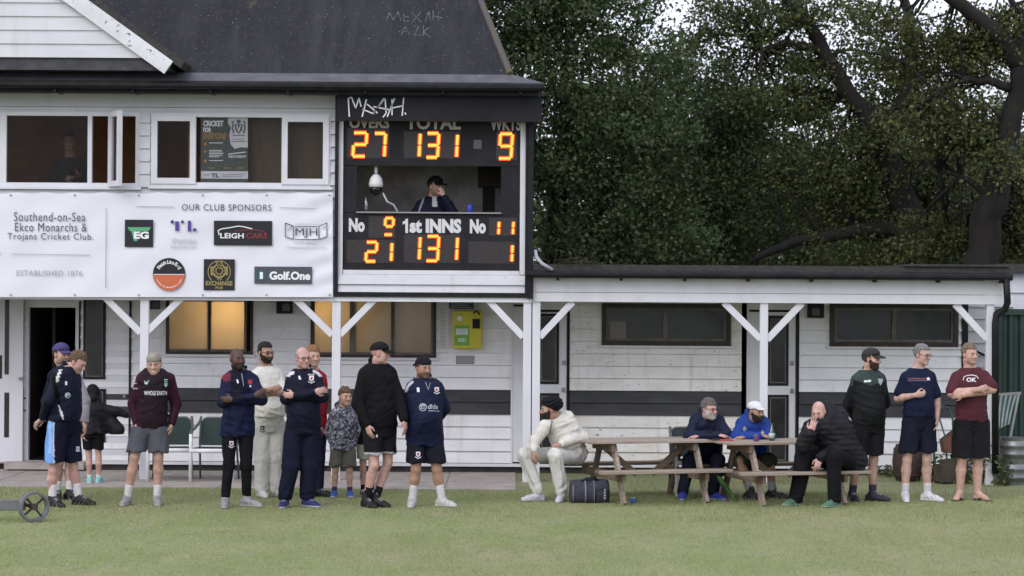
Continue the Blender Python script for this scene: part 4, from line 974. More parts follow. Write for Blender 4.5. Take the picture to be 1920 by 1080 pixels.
    # ---------------- top
    tcol = top['col']; wr = top.get('wr', .006) * 1.5; inf = top.get('infl', .022); A = top.get('armi', .017)
    Hh = hemz(top['hem']) if not seated else None
    pts = np.array(SH + EL + HA + [H, N]); lo, hi = pts.min(0) - .30, pts.max(0) + .24
    v = Vol(lo, hi, top.get('h', .0115))
    tlo = -.30 if not seated else (t_hem if t_hem is not None else -.12)
    torso(v, H, N, r, rs, f, g * K, gd * K, belly, inf, tlo, .985, wr=wr, seed=sd, wf=top.get('wf', 42), kid=K, chest=top.get('chest', 1.0), drape=1.0)
    sl_cut = []
    for i in (0, 1):
        fa = HA[i] - EL[i]
        a = A + .002; v.cone(N - u * .050 * K - f * .010, SH[i] + u * .008, .045 * K + inf * .7, .046 * K + a, .05)
        if top.get('sleeve', 'long') == 'long':
            v.cone(SH[i], EL[i], .055 * arm * K + a, .045 * arm * K + a, .022, wr=wr * .8, seed=sd + i); v.cone(EL[i], HA[i] - nrm(fa) * .02, .045 * arm * K + a, .029 * arm * K + A * .8, .015, wr=wr * .9, seed=sd + 2 + i)
        else:
            e2 = SH[i] + (EL[i] - SH[i]) * top.get('slen', .72)
            v.cone(SH[i], e2, .056 * arm * K + a, .052 * arm * K + a * 1.3, .022, wr=wr * .6, seed=sd + i)
    if top.get('quilt'):
        x, y, z = np.meshgrid(*v.ax, indexing='ij', sparse=True)
        v.D += -.010 * np.abs(np.sin(z * 3.1416 / .062 + .5 * np.sin(x * 6))) ** .6 + .005
    if not seated: v.cutplane((0, 0, Hh), (0, 0, -1.0), sd)
    elif t_hem is not None:
        a_ = nrm(N - H); v.cutplane(H + (N - H) * t_hem, -a_, sd)
    if top.get('collar') == 'hood':
        for s_ in (-1, 1):
            v.cone(N + rs * .072 * s_ - f * .02 + u * .035, N - f * .080 + u * .055, .030, .052, .03); v.cone(N + rs * .072 * s_ - f * .02 + u * .030, N + f * .060 - u * .035, .028, .020, .02)
    elif top.get('collar') == 'stand':
        for s_ in (-1, 1):
            v.cone(N + rs * .060 * s_ + u * .028, N - f * .06 + u * .040, .018, .018, .015); v.cone(N + rs * .060 * s_ + u * .028, N + f * .052 - u * .015, .018, .015, .015)
    elif top.get('collar') == 'polo':
        for s_ in (-1, 1):
            v.cone(N + rs * .066 * s_ + u * .016, N - f * .06 + u * .022, .016, .016, .01); v.cone(N + rs * .066 * s_ + u * .014, N + f * .068 + rs * .022 * s_ - u * .055, .016, .010, .01)
    else:
        for s_ in (-1, 1):
            v.cone(N + rs * .060 * s_ + u * .004, N - f * .058 + u * .008, .012, .012, .01); v.cone(N + rs * .060 * s_ + u * .004, N + f * .052 - u * .028, .012, .011, .01)
    if top.get('more'): top['more'](v, dict(N=N, H=H, f=f, r=r, u=u, SH=SH, EL=EL, HC=HC, HB=HB, hs=hs))
    res = add(top.get('name', 'jacket'), v, top.get('mat', SPORT), top.get('pat'), tcol); out['top'] = res
    # ---------------- trousers or shorts
    bi = bot.get('infl', .014); wr = bot.get('wr', .006) * 1.6; lr = bot.get('legr', None)
    pts = np.array([H] + HIP + KN + AN); lo, hi = pts.min(0) - .26, pts.max(0) + .26
    v = Vol(lo, hi, .0115)
    torso(v, H, N, r, rs, f, g * K, gd * K, belly * .8, bi * .8, -.14, .16 if not seated else .10, wr=wr * .6, seed=sd + 3, kid=K)
    for i in (0, 1):
        kb = KN[i]
        if bot['kind'] == 'trousers':
            ra, rb_, rc = lr or (.094, .068, .056)
            v.cone(HIP[i] - u * .01, kb, ra * .93 * leg * K + bi, rb_ * .93 * leg * K + bi, .02, wr=wr, seed=sd + 4 + i, wf=40, long=True)
            e_ = AN[i] + u * bot.get('lift', .0)
            v.cone(kb, e_, rb_ * .93 * leg * K + bi, rc * K + bi * .6, .03, wr=wr * 1.1, seed=sd + 6 + i, wf=36, long=True)
        else:
            ra, rb_ = lr or (.098, .086); e_ = kb + (HIP[i] - kb) * bot.get('up', .04) if seated else kb
            v.cone(HIP[i] - u * .01, e_, ra * .88 * leg * K + bi, rb_ * .86 * leg * K + bi * 1.4, .016, wr=wr, seed=sd + 4 + i, wf=42, long=True)
    if bot['kind'] == 'shorts':
        if not seated: v.cutplane((0, 0, hemz(bot['hem'])), (0, 0, -1.0), sd + 1)
        else:
            pass
    else: v.cutplane((0, 0, .03 + bot.get('lift', .0)), (0, 0, -1.0))
    if not seated: v.cutplane((0, 0, Hh + .022), (0, 0, 1.0))
    out['bot'] = add(bot['kind'], v, bot.get('mat', CLOTH), bot.get('pat'), bot['col'])
    # ---------------- socks and shoes
    for i in (0, 1):
        tf = math.radians(toe[i]); tv = np.array((math.sin(tf), -math.cos(tf), 0)); base = AN[i] * (1, 1, 0); tsd = np.array((-tv[1], tv[0], 0))
        ank = AN[i]; sv = nrm(KN[i] - ank)
        if sock:
            v = Vol(ank - .16, ank + np.array((.16, .16, .30)), .009)
            v.cone(ank - u * .02, ank + sv * sock[1], .043 * K, .047 * K * leg, .01, wr=.003, seed=sd, wf=90); v.cutplane(ank + sv * (sock[1] - .004), sv)
            add('sock', v, CLOTH, None, sock[0])
        if shoe[0] == 'sandal':
            v = Vol(base + (-.25, -.25, -.02), base + (.25, .25, .12), .006)
            v.cone(base - tv * .05 + u * .004, base + tv * .16 + u * .004, .042, .050, .01, (u, 5)); v.cutplane((0, 0, .002), (0, 0, -1.))
            for s_ in (-1, 1): v.cone(base + tv * .115 + u * .05, base + tv * .05 + tsd * .042 * s_ + u * .025, .007, .010, .004)
            add('flip_flop', v, SHOEM, None, shoe[1])
        else:
            v = Vol(base + (-.30, -.30, -.02), base + (.30, .30, .20), .0085)
            s = K * shoe[3] if len(shoe) > 3 else K
            v.cone(base - tv * .045 * s + u * .045 * s, base + tv * .03 * s + u * .05 * s, .044 * s, .044 * s, .02); v.cone(base + tv * .02 * s + u * .055 * s, base + tv * .13 * s + u * .033 * s, .046 * s, .040 * s, .03, (tsd, 1.05))
            v.cone(base + tv * .10 * s + u * .028 * s, base + tv * .185 * s + u * .026 * s, .045 * s, .030 * s, .02, (u, 1.2)); v.cone(base - tv * .05 * s + u * .012, base + tv * .185 * s + u * .012, .046 * s, .036 * s, .01, (u, 3.2))
            v.cone(ank - u * .02, ank + u * .012 * s, .050 * s, .047 * s, .02)
            if shoe[0] == 'boot': v.cone(ank, ank + u * .05, .052 * s, .050 * s, .015)
            v.cutplane((0, 0, .002), (0, 0, -1.)); v.cutplane(ank + u * (.035 if shoe[0] != 'boot' else .07) * s, (0, 0, 1.))
            sole, upc = shoe[2], shoe[1]
            def scol(V_, c):
                z = V_[:, 2]; m = np.clip((.026 - z) / .006, 0, 1)[:, None]; c = c * (1 - m) + np.array(sole) * m
                al = (V_ - base) @ tv; l = ((np.sin(al * 210) > .1) & (al > .03) & (al < .12) & (np.abs((V_ - base) @ tsd) < .026) & (z > .05))[:, None] * .8
                lc = np.array((.45, .45, .47)) if np.mean(upc) < .12 else np.array(upc) * .45
                ac = ((np.sin(al * 120 + z * 90) > .55) & (np.abs((V_ - base) @ tsd) > .026) & (z > .028) & (z < .065) & (al > -.02) & (al < .13))[:, None] * .6; c = c * (1 - ac) + np.array(upc) * (.4 if np.mean(upc) > .12 else 2.5) * ac
                return c * (1 - l) + lc * l
            add('shoe', v, SHOEM, scol, upc)
    # ---------------- hair, beard, hat, glasses
    ctr = HC; ext = .21 * hs
    def hvol(h=.0065): return Vol(ctr - ext, ctr + ext, h)
    if hair and hair[1] != 'shaved':
        v = hvol(); sl, q, (x, y, z) = loc(v, HC, HB, ext, hs); st = hair[1]; th_ = hair[2] if len(hair) > 2 else .014
        nz = .006 * n3(q[0] * 90, q[1] * 90, q[2] * 60, sd) + .004 * n3(q[0] * 190, q[1] * 170, q[2] * 120, sd + 2)
        th_ = th_ * .62; d = E(q, (0, -.018, .039), (.0755 + th_, .0965 + th_, .0865 + th_ * 1.5)) + nz; d = sm(d, skull(q, th_ * .8) + nz * .7, .015)
        fr = .058 + 1.2 * np.abs(q[0]) * 0
        hl = (.050 if st == 'low' else .066) - q[2] + np.abs(q[0]) * .10 + (q[1] - .06) * .2
        side = np.maximum(q[1] - .012, (-.075 if st != 'long' else -.11) - q[2] + np.maximum(q[1] + .02, 0) * 1.4)
        reg = np.minimum(hl, side) if st not in ('balding',) else np.maximum(side, q[2] - .045 + q[1] * .3)
        ear = E([np.abs(q[0]), q[1], q[2]], (.084, -.004, -.012), (.03, .022, .03))
        d = np.maximum(d, reg); d = np.maximum(d, -ear * 1.0) if st != 'long' else d
        if hat: d = np.maximum(d, q[2] - .045 - q[1] * .15)
        v.merge(sl, d * hs, 0)
        def hcol(V_, c):
            if len(hair) > 3:
                m = np.clip((.045 - ((V_ - HC) @ HB[2]) / hs) / .03, 0, 1)[:, None]; c = c * (1 - m) + np.array(hair[3]) * m
            return c * (1 + .25 * n3(V_[:, 0] * 140, V_[:, 1] * 140, V_[:, 2] * 60, sd)[:, None])
        add('hair', v, HAIRM, hcol, hair[0])
    if beard and beard[1] != 'stubble':
        v = hvol(.006); sl, q, _ = loc(v, HC, HB, ext, hs); ln = beard[2]
        nz = .0035 * n3(q[0] * 130, q[1] * 130, q[2] * 100, sd)
        d = headsdf(q) - .0035 - ln * .12 + nz; d = sm(d, E(q, (0, .058, -.096 - ln * .6), (.034, .032, .020 + ln * .8)) + nz, .025) if ln > .008 else d
        qa_ = np.abs(q[0])
        reg = np.minimum(np.maximum(q[2] + .058 - np.maximum(qa_ - .022, 0) * .62 - np.maximum(.045 - q[1], 0) * .5, .008 - q[1]), np.maximum(np.maximum(q[2] + .005, np.abs(q[1] - .016) - .014), .052 - qa_))
        reg = np.maximum(reg, q[1] - .2); mouth = E(q, (0, .095, -.067), (.019, .03, .006)); mst = np.maximum(np.maximum(headsdf(q) - .0045 + nz, np.abs(q[2] + .0525 + qa_ * .25) - .0055), np.maximum(qa_ - .030, .05 - q[1]))
        d = np.maximum(d, reg); d = np.minimum(np.maximum(d, -mouth), mst); v.merge(sl, d * hs, 0)
        def bcol(V_, c):
            if len(beard) > 3:
                m = np.clip((-.085 - ((V_ - HC) @ HB[2]) / hs) / .02, 0, 1)[:, None]; c = c * (1 - m) + np.array(beard[3]) * m
            return c * (1 + .25 * n3(V_[:, 0] * 150, V_[:, 1] * 150, V_[:, 2] * 90, sd)[:, None])
        add('beard', v, HAIRM, bcol, beard[0])
    if hat:
        kind, hcol_ = hat[0], hat[1]; v = hvol(.0065)
        B = HB
        if len(hat) > 2 and hat[2]: a = math.radians(hat[2]); B = (HB[0] * math.cos(a) + HB[1] * math.sin(a), HB[1] * math.cos(a) - HB[0] * math.sin(a), HB[2])
        v = Vol(ctr - .27 * hs, ctr + .27 * hs, .0068); sl, q, _ = loc(v, HC, HB, .27 * hs, hs); _, qb, _ = loc(v, HC, B, .27 * hs, hs)
        if kind == 'cap':
            d = E(q, (0, -.016, .040), (.089, .111, .097)); d = sm(d, E(q, (0, .02, .075), (.072, .075, .055)), .03); d = np.maximum(d, .048 - q[2] + q[1] * .18 * (1 if not (len(hat) > 2 and hat[2]) else -.1))
            bz = qb[2] - .050 + .9 * qb[0] ** 2 * 6 - (qb[1] - .1) * -.22
            br = np.maximum(np.sqrt((qb[0] / .078) ** 2 + ((qb[1] - .085) / .092) ** 2) - 1, 0) * .07
            brim = np.maximum((np.sqrt((qb[0] / .078) ** 2 + ((qb[1] - .080) / .098) ** 2) - 1) * .07, np.abs(bz) - .007)
            d = sm(d, brim, .008); d = sm(d, E(q, (0, -.016, .137), (.012, .012, .006)), .004)
        elif kind == 'flat':
            d = E([q[0], q[1], q[2] - q[1] * -.12], (0, -.006, .055), (.094, .118, .070)); d = np.maximum(d, .032 - q[2] + q[1] * .22)
            d = sm(d, np.maximum((np.sqrt((q[0] / .068) ** 2 + ((q[1] - .075) / .075) ** 2) - 1) * .06, np.abs(q[2] - .052 + q[0] ** 2 * 4 + (q[1] - .1) * .3) - .008), .012)
        elif kind == 'turban':
            nz = .006 * np.sin(q[2] * 150 + q[0] * 70 + 40 * q[1] * np.sign(q[0] + .001)) + .004 * n3(q[0] * 60, q[1] * 60, q[2] * 60, sd)
            d = E(q, (0, -.035, .066), (.112, .135, .098)) + nz; d = np.maximum(d, .020 - q[2] + (q[1]) * .55)
        elif kind == 'hoodup':
            d = E(q, (0, -.025, .02), (.108, .125, .142)); d = sm(d, E(q, (0, -.05, -.12), (.11, .10, .09)), .05) + .006 * n3(q[0] * 50, q[1] * 50, q[2] * 50, sd); d = np.maximum(d, -E(q, (0, .13, -.02), (.075, .10, .105)))
        v.merge(sl, d * hs, 0)
        add({'cap': 'cap', 'flat': 'flat_cap', 'turban': 'turban', 'hoodup': 'hood'}[kind], v, CLOTH, hat[3] if len(hat) > 3 else None, hcol_)
    if glasses:
        mb = MB(); T_ = lambda a, b, c: HC + (HB[0] * a + HB[1] * b + HB[2] * c) * hs
        for s_ in (-1, 1):
            pts = [T_(s_ * (.033 + .023 * math.cos(a)), .103 - .006 * abs(math.cos(a)), .000 + .016 * math.sin(a)) for a in np.linspace(0, 2 * math.pi, 13)]
            mb.tube(pts, .0028, 5, cap=False); mb.tube([T_(s_ * .056, .098, .006), T_(s_ * .078, .06, .008), T_(s_ * .083, -.005, .006)], .0028, 5)
        mb.tube([T_(-.011, .106, .004), T_(.011, .106, .004)], .0028, 5)
        mb.build('glasses', GLM, body, root_loc)
    return out

def on_cloth(P, part_key, items, name='logo', mats=None):
    """lay small marks on a garment: items = list of flat pieces ('t', text, x0,y0,x1,y1, bold, m) | ('p', pts, m) | ('d', cx,cy,r, m) | ('l', pts, w, m)"""
    o, V, Q = P[part_key]; bv = BVHTree.FromPolygons([tuple(x) for x in V], [tuple(int(i) for i in q) for q in Q])
    Y0 = P['off'][1] - .3; mb = MB()
    for it in items:
        k = it[0]
        if k == 't': text_fit(it[1], it[2], it[3], it[4], it[5], Y0, it[6], it[7], mb)
        elif k == 'p': poly_px(it[1], Y0, mb, it[2])
        elif k == 'd': disc(it[1], it[2], it[3], Y0, mb, it[4], n=12)
        elif k == 'l':
            pts = it[1]; out = [pts[0]]
            for a, b in zip(pts[:-1], pts[1:]):
                n = max(1, int(math.hypot(b[0] - a[0], b[1] - a[1]) / 3)); out += [(a[0] + (b[0] - a[0]) * i / n, a[1] + (b[1] - a[1]) * i / n) for i in range(1, n + 1)]
            w_ = it[2] / 2; L_, R_ = [], []
            for i, p in enumerate(out):
                a, b = out[max(0, i - 1)], out[min(len(out) - 1, i + 1)]; dx, dy = b[0] - a[0], b[1] - a[1]; l = math.hypot(dx, dy) or 1
                L_.append((p[0] - dy / l * w_, p[1] + dx / l * w_)); R_.append((p[0] + dy / l * w_, p[1] - dx / l * w_))
            mb.add([W(*p, Y0) for p in L_ + R_], [(i, i + 1, len(out) + i + 1, len(out) + i) for i in range(len(out) - 1)], it[3])
    nv = []
    for v in mb.v:
        o_ = Vector((0, 0, CAMH)); d_ = (Vector(v) - o_).normalized(); h = bv.ray_cast(o_, d_)
        if h[0] is None: nv.append(v); continue
        p = h[0] - d_ * (.005 + .0012 * 0); nv.append(tuple(p))
    miss = {i for i, v in enumerate(mb.v) if nv[i] is v}
    keep = [j for j, f_ in enumerate(mb.f) if not any(i in miss for i in f_)]
    mb.v = nv; mb.f = [mb.f[j] for j in keep]; mb.m = [mb.m[j] for j in keep]
    if mb.f: return mb.build(name, mats or [LOGOW, LOGOR, LOGOD, LOGOG, LOGOT], P['root'], P['off'])
# ------------------------------------------------------------------ the people
FAIR, TAN, PINK, BROWN, DARK = (.50, .305, .235), (.42, .245, .175), (.54, .32, .27), (.24, .125, .08), (.085, .043, .030)
NAVY, NAVY2, BLK, CREAM, WHT = (.009, .0105, .026), (.016, .020, .058), (.009, .009, .011), (.66, .64, .58), (.66, .66, .67)
def pxpat(*rules):
    """rules: (test(px,py,V)->mask or soft 0..1, colour)"""
    def fn(V, c):
        x, y = proj(V + (0, 0, PZ[0])); c = c.copy()
        for t, k in rules: m = np.clip(np.asarray(t(x, y, V), float), 0, 1)[:, None]; c = c * (1 - m) + np.array(k) * m
        return c
    return fn
GL, GR = 'people standing on the grass watching the match', 'people at the picnic tables'
def badge(x, y, w=7, m=0, m2=1):
    h = w * 1.25
    return [('p', [(x - w / 2, y - h / 2), (x - w / 2, y + h * .15), (x, y + h / 2), (x + w / 2, y + h * .15), (x + w / 2, y - h / 2)], m), ('p', [(x - w * .28, y - h * .28), (x - w * .2, y + h * .1), (x, y + h * .3), (x + w * .2, y + h * .1), (x + w * .28, y - h * .28)], m2),
            ('l', [(x - w * .7, y + h * .45), (x, y + h * .75), (x + w * .7, y + h * .45)], 1.5, m)]

# man in cap and hoodie, behind the leaning man
person('man in purple-blue cap and grey-sleeved hoodie behind the leaning man', GL, 25.5, (116, 664), 55, 30, ((97, 704), (146, 704)), ((88, 752, .12), (158, 752, .0)), ((96, 798, .05), (159, 797, -.10)), (122, 802),
       ((110, 868, -.03), (131, 868, .03)), ((107,), (131,)), (20, 60), FAIR,
       dict(col=(.30, .28, .30), hem=790, infl=.03, collar='hood', name='hoodie', mat=CLOTH, armi=.024, pat=pxpat((lambda x, y, V: (x < 136) & (y < 790), NAVY), (lambda x, y, V: (y < 702) & (x < 140), NAVY))),
       dict(col=NAVY, kind='shorts', hem=858), ('trainer', BLK, (.02, .02, .02)), (WHT, .13), hat=('cap', (.075, .065, .17)), hair=((.05, .035, .025), 'short', .010), g=.98, beard=((.25, .15, .11), 'stubble', .3))
# leaning man, seen from his right side
P = person('man in navy sports top looking down, hands clasped behind his back', GL, 24.75, (146, 679, -.02), 72, 62, ((108, 704, -.17), (139, 703, .15)), ((91, 752, -.22), (120, 752, .2)), ((79, 785, -.08), (84, 786, .0)), (118, 800),
       ((100, 882, -.10), (137, 872, .08)), ((98, -.10), (148, .10)), (50, 72), PINK,
       dict(col=NAVY, hem=788, infl=.03, collar='stand', name='top', pat=pxpat((lambda x, y, V: (np.abs(x - (111 + (700 - y) * .35)) < 3.0 + 1.2 * np.sin(y * .9)) & (y > 693) & (y < 727), WHT), (lambda x, y, V: np.abs((x - 112) - (y - 760) * .25) < 2.2 - (y - 765) * .05, (.0, .0, .0)), (lambda x, y, V: (np.abs((x - 112) - (y - 765) * .32) < 2.6 - np.abs(y - 775) * .12) & (y > 760) & (y < 787), WHT))),
       dict(col=NAVY, kind='shorts', hem=866, legr=(.112, .106), infl=.018, wr=.008, pat=pxpat((lambda x, y, V: (x < 100) & (x > 84) & (y > 788), (.18, .36, .72)), (lambda x, y, V: (np.abs(x - 94) < 3) & (y > 788) & (y < 850) , (.30, .48, .80)), (lambda x, y, V: np.abs(x - 101) < 1.0, (.6, .6, .64)))),
       ('trainer', BLK, (.015, .015, .015)), (WHT, .16), hpitch=32, hair=((.14, .085, .05), 'short', .016), belly=.06, g=1.06, neckf=.02, hands=(dict(d=(-.8, .3, -.5), pn=(0, .3, -1), curl=.7), dict(d=(-.8, -.3, -.4), pn=(0, .3, -1), curl=.7)))
on_cloth(P, 'top', [('d', 127, 741, 5.5, 3), ('d', 127, 741, 4.2, 2), ('p', [(122, 715), (122, 722), (126, 722), (126, 715)], 0)]); on_cloth(P, 'bot', badge(146, 841, 6))
# child seen from behind
person('child in black hooded coat seen from behind with one sleeve flung out', GL, 27.75, (173, 741), 180, 180, ((191, 764), (159, 764)), ((218, 771, .0), (153, 788, .02)), ((240, 779, .02), (154, 806, -.02)), (174, 812),
       ((185, 858), (167, 858)), ((185,), (168,)), (165, -165), FAIR,
       dict(col=(.016, .016, .019), hem=813, infl=.055, name='coat', mat=SHINY, armi=.03, wr=.008, collar='hood', more=lambda v, c: (v.cone(W(196, 775, 27.78), W(219, 806, 27.78), .07, .10, .05), v.cutplane((0, 0, W(175, 814, 27.75)[2]), (0, 0, -1.)))),
       dict(col=BLK, kind='shorts', hem=842, infl=.012), ('trainer', (.20, .55, .52), (.6, .6, .6)), (WHT, .09), hs_=.88, hat=('hoodup', (.015, .015, .018)), kid=.68, g=1.0, hands=('hide', None))
# smiling man
P = person('smiling man in maroon-black training shirt, grey shorts and back-to-front cap', GL, 24.9, (292, 682), 4, -3, ((261, 708), (323, 708)), ((250, 757, .06), (330, 757, .06)), ((256, 796, .0), (322, 796, .0)), (283, 796),
       ((252, 858, -.08), (297, 858, -.06)), ((239, -.02), (295, 0)), (-8, 12), FAIR,
       dict(col=(.022, .012, .019), hem=803, infl=.022, name='shirt', collar='crew', pat=pxpat((lambda x, y, V: np.clip((np.abs(x - 290) - 22) / 12, 0, 1) * .8, (.045, .010, .022)))),
       dict(col=(.085, .09, .105), kind='shorts', hem=847, legr=(.108, .112), infl=.016), ('trainer', (.30, .29, .285), (.42, .41, .40)), (WHT, .15), neckf=.08, hpitch=10, hat=('cap', (.30, .27, .23), 180), hair=((.10, .06, .035), 'short', .008), g=.97, extra='smile',
       hands=(dict(s=.9, pn=(1, 0, 0)), dict(s=.9, pn=(-1, 0, 0))))
on_cloth(P, 'top', [('t', 'WHOLE EARTH', 270, 733, 313, 741, .02, 0), ('d', 252, 720, 6, 0), ('d', 252, 720, 4.6, 2), ('l', [(248, 719), (256, 719)], 1.2, 0), ('l', [(252, 716), (252, 724)], 1.2, 0), ('t', 'TOYOTA', 246, 727, 258, 730, .02, 0), ('p', [(270, 713), (274, 717), (280, 712), (276, 721), (271, 720)], 4)] +
         [('l', [(308, y), (314, y)], 2, 4) for y in (712, 716, 720)] + [('p', [(308, 722), (311, 726), (314, 722)], 4)])
# dark-skinned man, arms folded
P = person('bald bearded man in royal navy zip top and black tracksuit trousers, arms folded', GL, 24.75, (446, 673), 32, 14, ((421, 711), (480, 710)), ((417, 754, -.10), (491, 750, -.10)), ((478, 742, -.26), (436, 749, -.24)), (446, 805),
       ((429, 872, -.05), (461, 872, .0)), ((423, -.05), (463, .05)), (3, 62), DARK,
       dict(col=(.011, .014, .048), hem=817, infl=.020, collar='stand', armi=.015, pat=pxpat((lambda x, y, V: ((np.abs(x - 447) < 15) & (y < 752)) | ((np.abs(x - 430) < 3.5) & (y < 790) & (y > 740)), (.007, .008, .020)), (lambda x, y, V: (np.hypot(x - 424, y - 706) < 9) * .5, (.30, .03, .04)))),
       dict(col=(.009, .009, .012), kind='trousers', legr=(.088, .060, .044), infl=.010, wr=.005, lift=.045), ('trainer', (.30, .29, .30), (.48, .48, .48)), None, beard=((.02, .018, .018), 'stubble', .75), g=1.0, hpitch=2,
       hands=(dict(d=(.8, .1, .45), pn=(0, 1, 0), curl=.5), dict(d=(-.9, .2, 0), pn=(0, 1, 0), curl=.3)))
on_cloth(P, 'top', [('p', [(443, 712), (445, 719), (448, 718), (446, 711)], 0), ('p', [(465, 712), (465, 720), (473, 720), (473, 712)], 1), ('l', [(469, 722), (470, 726)], 3, 0), ('l', [(453, 700), (457, 724)], 1.2, 3)]); on_cloth(P, 'bot', badge(434, 832, 8))
# cricketer in white
P = person('bearded man in glasses and cream cricket whites with folded arms', GL, 26.0, (499, 661), 42, 24, ((476, 703), (526, 702)), ((474, 742, -.10), (531, 738, -.06)), ((508, 730, -.27), (492, 739, -.25)), (502, 795),
       ((492, 858, -.03), (516, 858, .03)), ((489, -.02), (518, .03)), (25, 50), (.40, .23, .16),
       dict(col=CREAM, hem=781, infl=.022, sleeve='short', collar='polo', name='polo_shirt', slen=.8, mat=CLOTH), dict(col=(.60, .585, .54), kind='trousers', legr=(.104, .084, .070), infl=.012, wr=.007), ('trainer', (.60, .58, .56), (.55, .53, .52)), None,
       hair=((.018, .014, .012), 'short', .015), beard=((.020, .015, .013), 'full', .0), glasses=True, g=1.08, gd=1.1, belly=.12, arm=1.12, leg=1.08, extra='smile', hands=(dict(d=(.9, .3, .2), pn=(0, 1, 0), curl=.6), dict(d=(-.7, .3, .3), pn=(0, 1, 0))))
on_cloth(P, 'bot', badge(492, 803, 8, 2, 3))
# person in red mostly hidden behind the older man
person('ginger-haired person in red top half hidden behind the older man', GL, 26.1, (588, 668), 25, 10, ((571, 710), (605, 710)), ((566, 756, .05), (606, 757, .03)), ((570, 800, -.05), (603, 800, -.05)), (588, 800),
       ((581, 862), (598, 862)), ((580,), (597,)), (10, 62), FAIR, dict(col=(.30, .012, .025), hem=817, infl=.020, name='top', mat=CLOTH, collar='crew'), dict(col=(.015, .017, .045), kind='trousers', legr=(.085, .062, .055), infl=.010), ('trainer', BLK, (.03, .03, .03)), None,
       hair=((.30, .15, .07), 'long', .02), g=.86, gd=.95, arm=.85, hipw=.08)
# older man in navy
P = person('older balding man in glasses and all-navy tracksuit, arms folded', GL, 24.75, (569, 671), 30, 10, ((543, 708), (598, 708)), ((536, 748, -.10), (606, 745, -.10)), ((590, 735, -.27), (552, 741, -.25)), (569, 800),
       ((545, 872, -.05), (580, 872, .02)), ((534, -.03), (577, .05)), (-5, 45), PINK,
       dict(col=(.009, .010, .024), hem=812, infl=.024, collar='stand', armi=.018, pat=pxpat((lambda x, y, V: (np.abs(np.hypot(x - 556, (y - 716)) - 19 - 1.5 * np.sin(y * 1.1)) < 3.2) & (x < 552) & (y < 706), WHT), (lambda x, y, V: (np.abs(np.hypot(x - 584, (y - 716)) - 20) < 2.8) & (x > 586) & (y < 706), WHT))),
       dict(col=(.010, .012, .028), kind='trousers', legr=(.108, .092, .080), infl=.014, wr=.009, lift=.05), ('trainer', (.022, .025, .12), (.50, .50, .54)), None, hair=((.30, .29, .29), 'balding', .006), glasses=True, g=1.06, belly=.07, gd=1.05,
       hands=(dict(d=(.9, .2, .2), pn=(0, 1, 0)), dict(d=(-.9, .2, 0), pn=(0, 1, 0))))
on_cloth(P, 'top', badge(584, 710, 9) + [('p', [(559, 705), (561, 712), (565, 711), (562, 704)], 0), ('t', 'SS', 577, 701, 590, 703.5, .02, 0)])
# boy
def camo(V, c):
    from mathutils import noise as mn
    h = np.array([mn.noise(Vector(v) * 19) + .8 * mn.noise(Vector(v) * 41 + Vector((7, 3, 1))) for v in V.tolist()]); h2 = np.array([mn.noise(Vector(v) * 60 + Vector((2, 9, 4))) for v in V.tolist()])
    k = np.clip((h + .02) * 5, 0, 1)[:, None]; k2 = np.clip((h2 - .22) * 7, 0, 1)[:, None]
    return c * (1 - k) + np.array((.16, .16, .20)) * k + np.array((.34, .34, .38)) * k2
person('boy in speckled grey camouflage jacket and olive shorts by the white post', GL, 26.0, (648, 743), 32, 8, ((624, 776), (663, 776)), ((615, 808, .05), (668, 806, .05)), ((622, 832, .07), (664, 832, .07)), (643, 835),
       ((629, 882, -.02), (655, 882, -.02)), ((627,), (656,)), (-6, 14), FAIR,
       dict(col=(.045, .045, .060), hem=844, infl=.040, name='jacket', collar='hood', mat=SHINY, pat=camo, armi=.022, wr=.007), dict(col=(.105, .10, .085), kind='shorts', hem=875, legr=(.108, .115), infl=.015), ('trainer', (.05, .12, .42), (.45, .48, .55)), ((.05, .04, .09), .07),
       hs_=.90, hair=((.13, .08, .045), 'low', .014), kid=.70, g=.98)
# black hoodie man
P = person('tall man in black hoodie, black shorts and black cap turning away to the right', GL, 24.85, (713, 663), 84, 30, ((680, 699), (735, 698)), ((672, 757, -.12), (750, 752, .0)), ((689, 796, -.20), (758, 788, -.12)), (712, 802),
       ((702, 872, -.10), (727, 868, .06)), ((687, -.04), (704, .02)), (35, 55), PINK,
       dict(col=(.009, .009, .0105), hem=799, infl=.036, collar='hood', name='hoodie', mat=CLOTH, armi=.028, wr=.009), dict(col=(.013, .013, .016), kind='shorts', hem=851, legr=(.105, .098), infl=.016, pat=pxpat((lambda x, y, V: y > 848, (.45, .46, .48)))),
       ('boot', BLK, (.014, .014, .015)), ((.012, .012, .014), .15), hat=('cap', (.014, .014, .017)), hair=((.20, .18, .17), 'shaved', .6), g=1.06, gd=1.1, belly=.06, arm=1.05,
       hands=(dict(d=(.25, -.2, -1), pn=(.6, .8, 0), curl=.35, side=(1, -.5, 0)), dict(d=(.15, -.2, -1), pn=(-.8, .5, 0), curl=.3, side=(0, -1, 0))))
on_cloth(P, 'bot', [('p', [(705, 815), (705, 820), (708, 820), (708, 815)], 0)])
person('child in dark jacket and beige shorts hidden behind the black-hooded man', GL, 26.2, (689, 745), 10, 5, ((672, 780), (706, 780)), ((668, 808, .03), (708, 808, .03)), ((676, 832, 0), (704, 832, 0)), (689, 832),
       ((681, 880), (697, 880)), ((681,), (697,)), (0, 10), FAIR, dict(col=(.014, .014, .016), hem=834, infl=.02, name='jacket', mat=CLOTH), dict(col=(.42, .40, .34), kind='shorts', hem=862, legr=(.10, .10), infl=.010), ('trainer', BLK, (.3, .3, .3)), (BLK, .08), hs_=.9, kid=.66, hair=((.08, .05, .03), 'short', .014), hands=('hide', 'hide'))
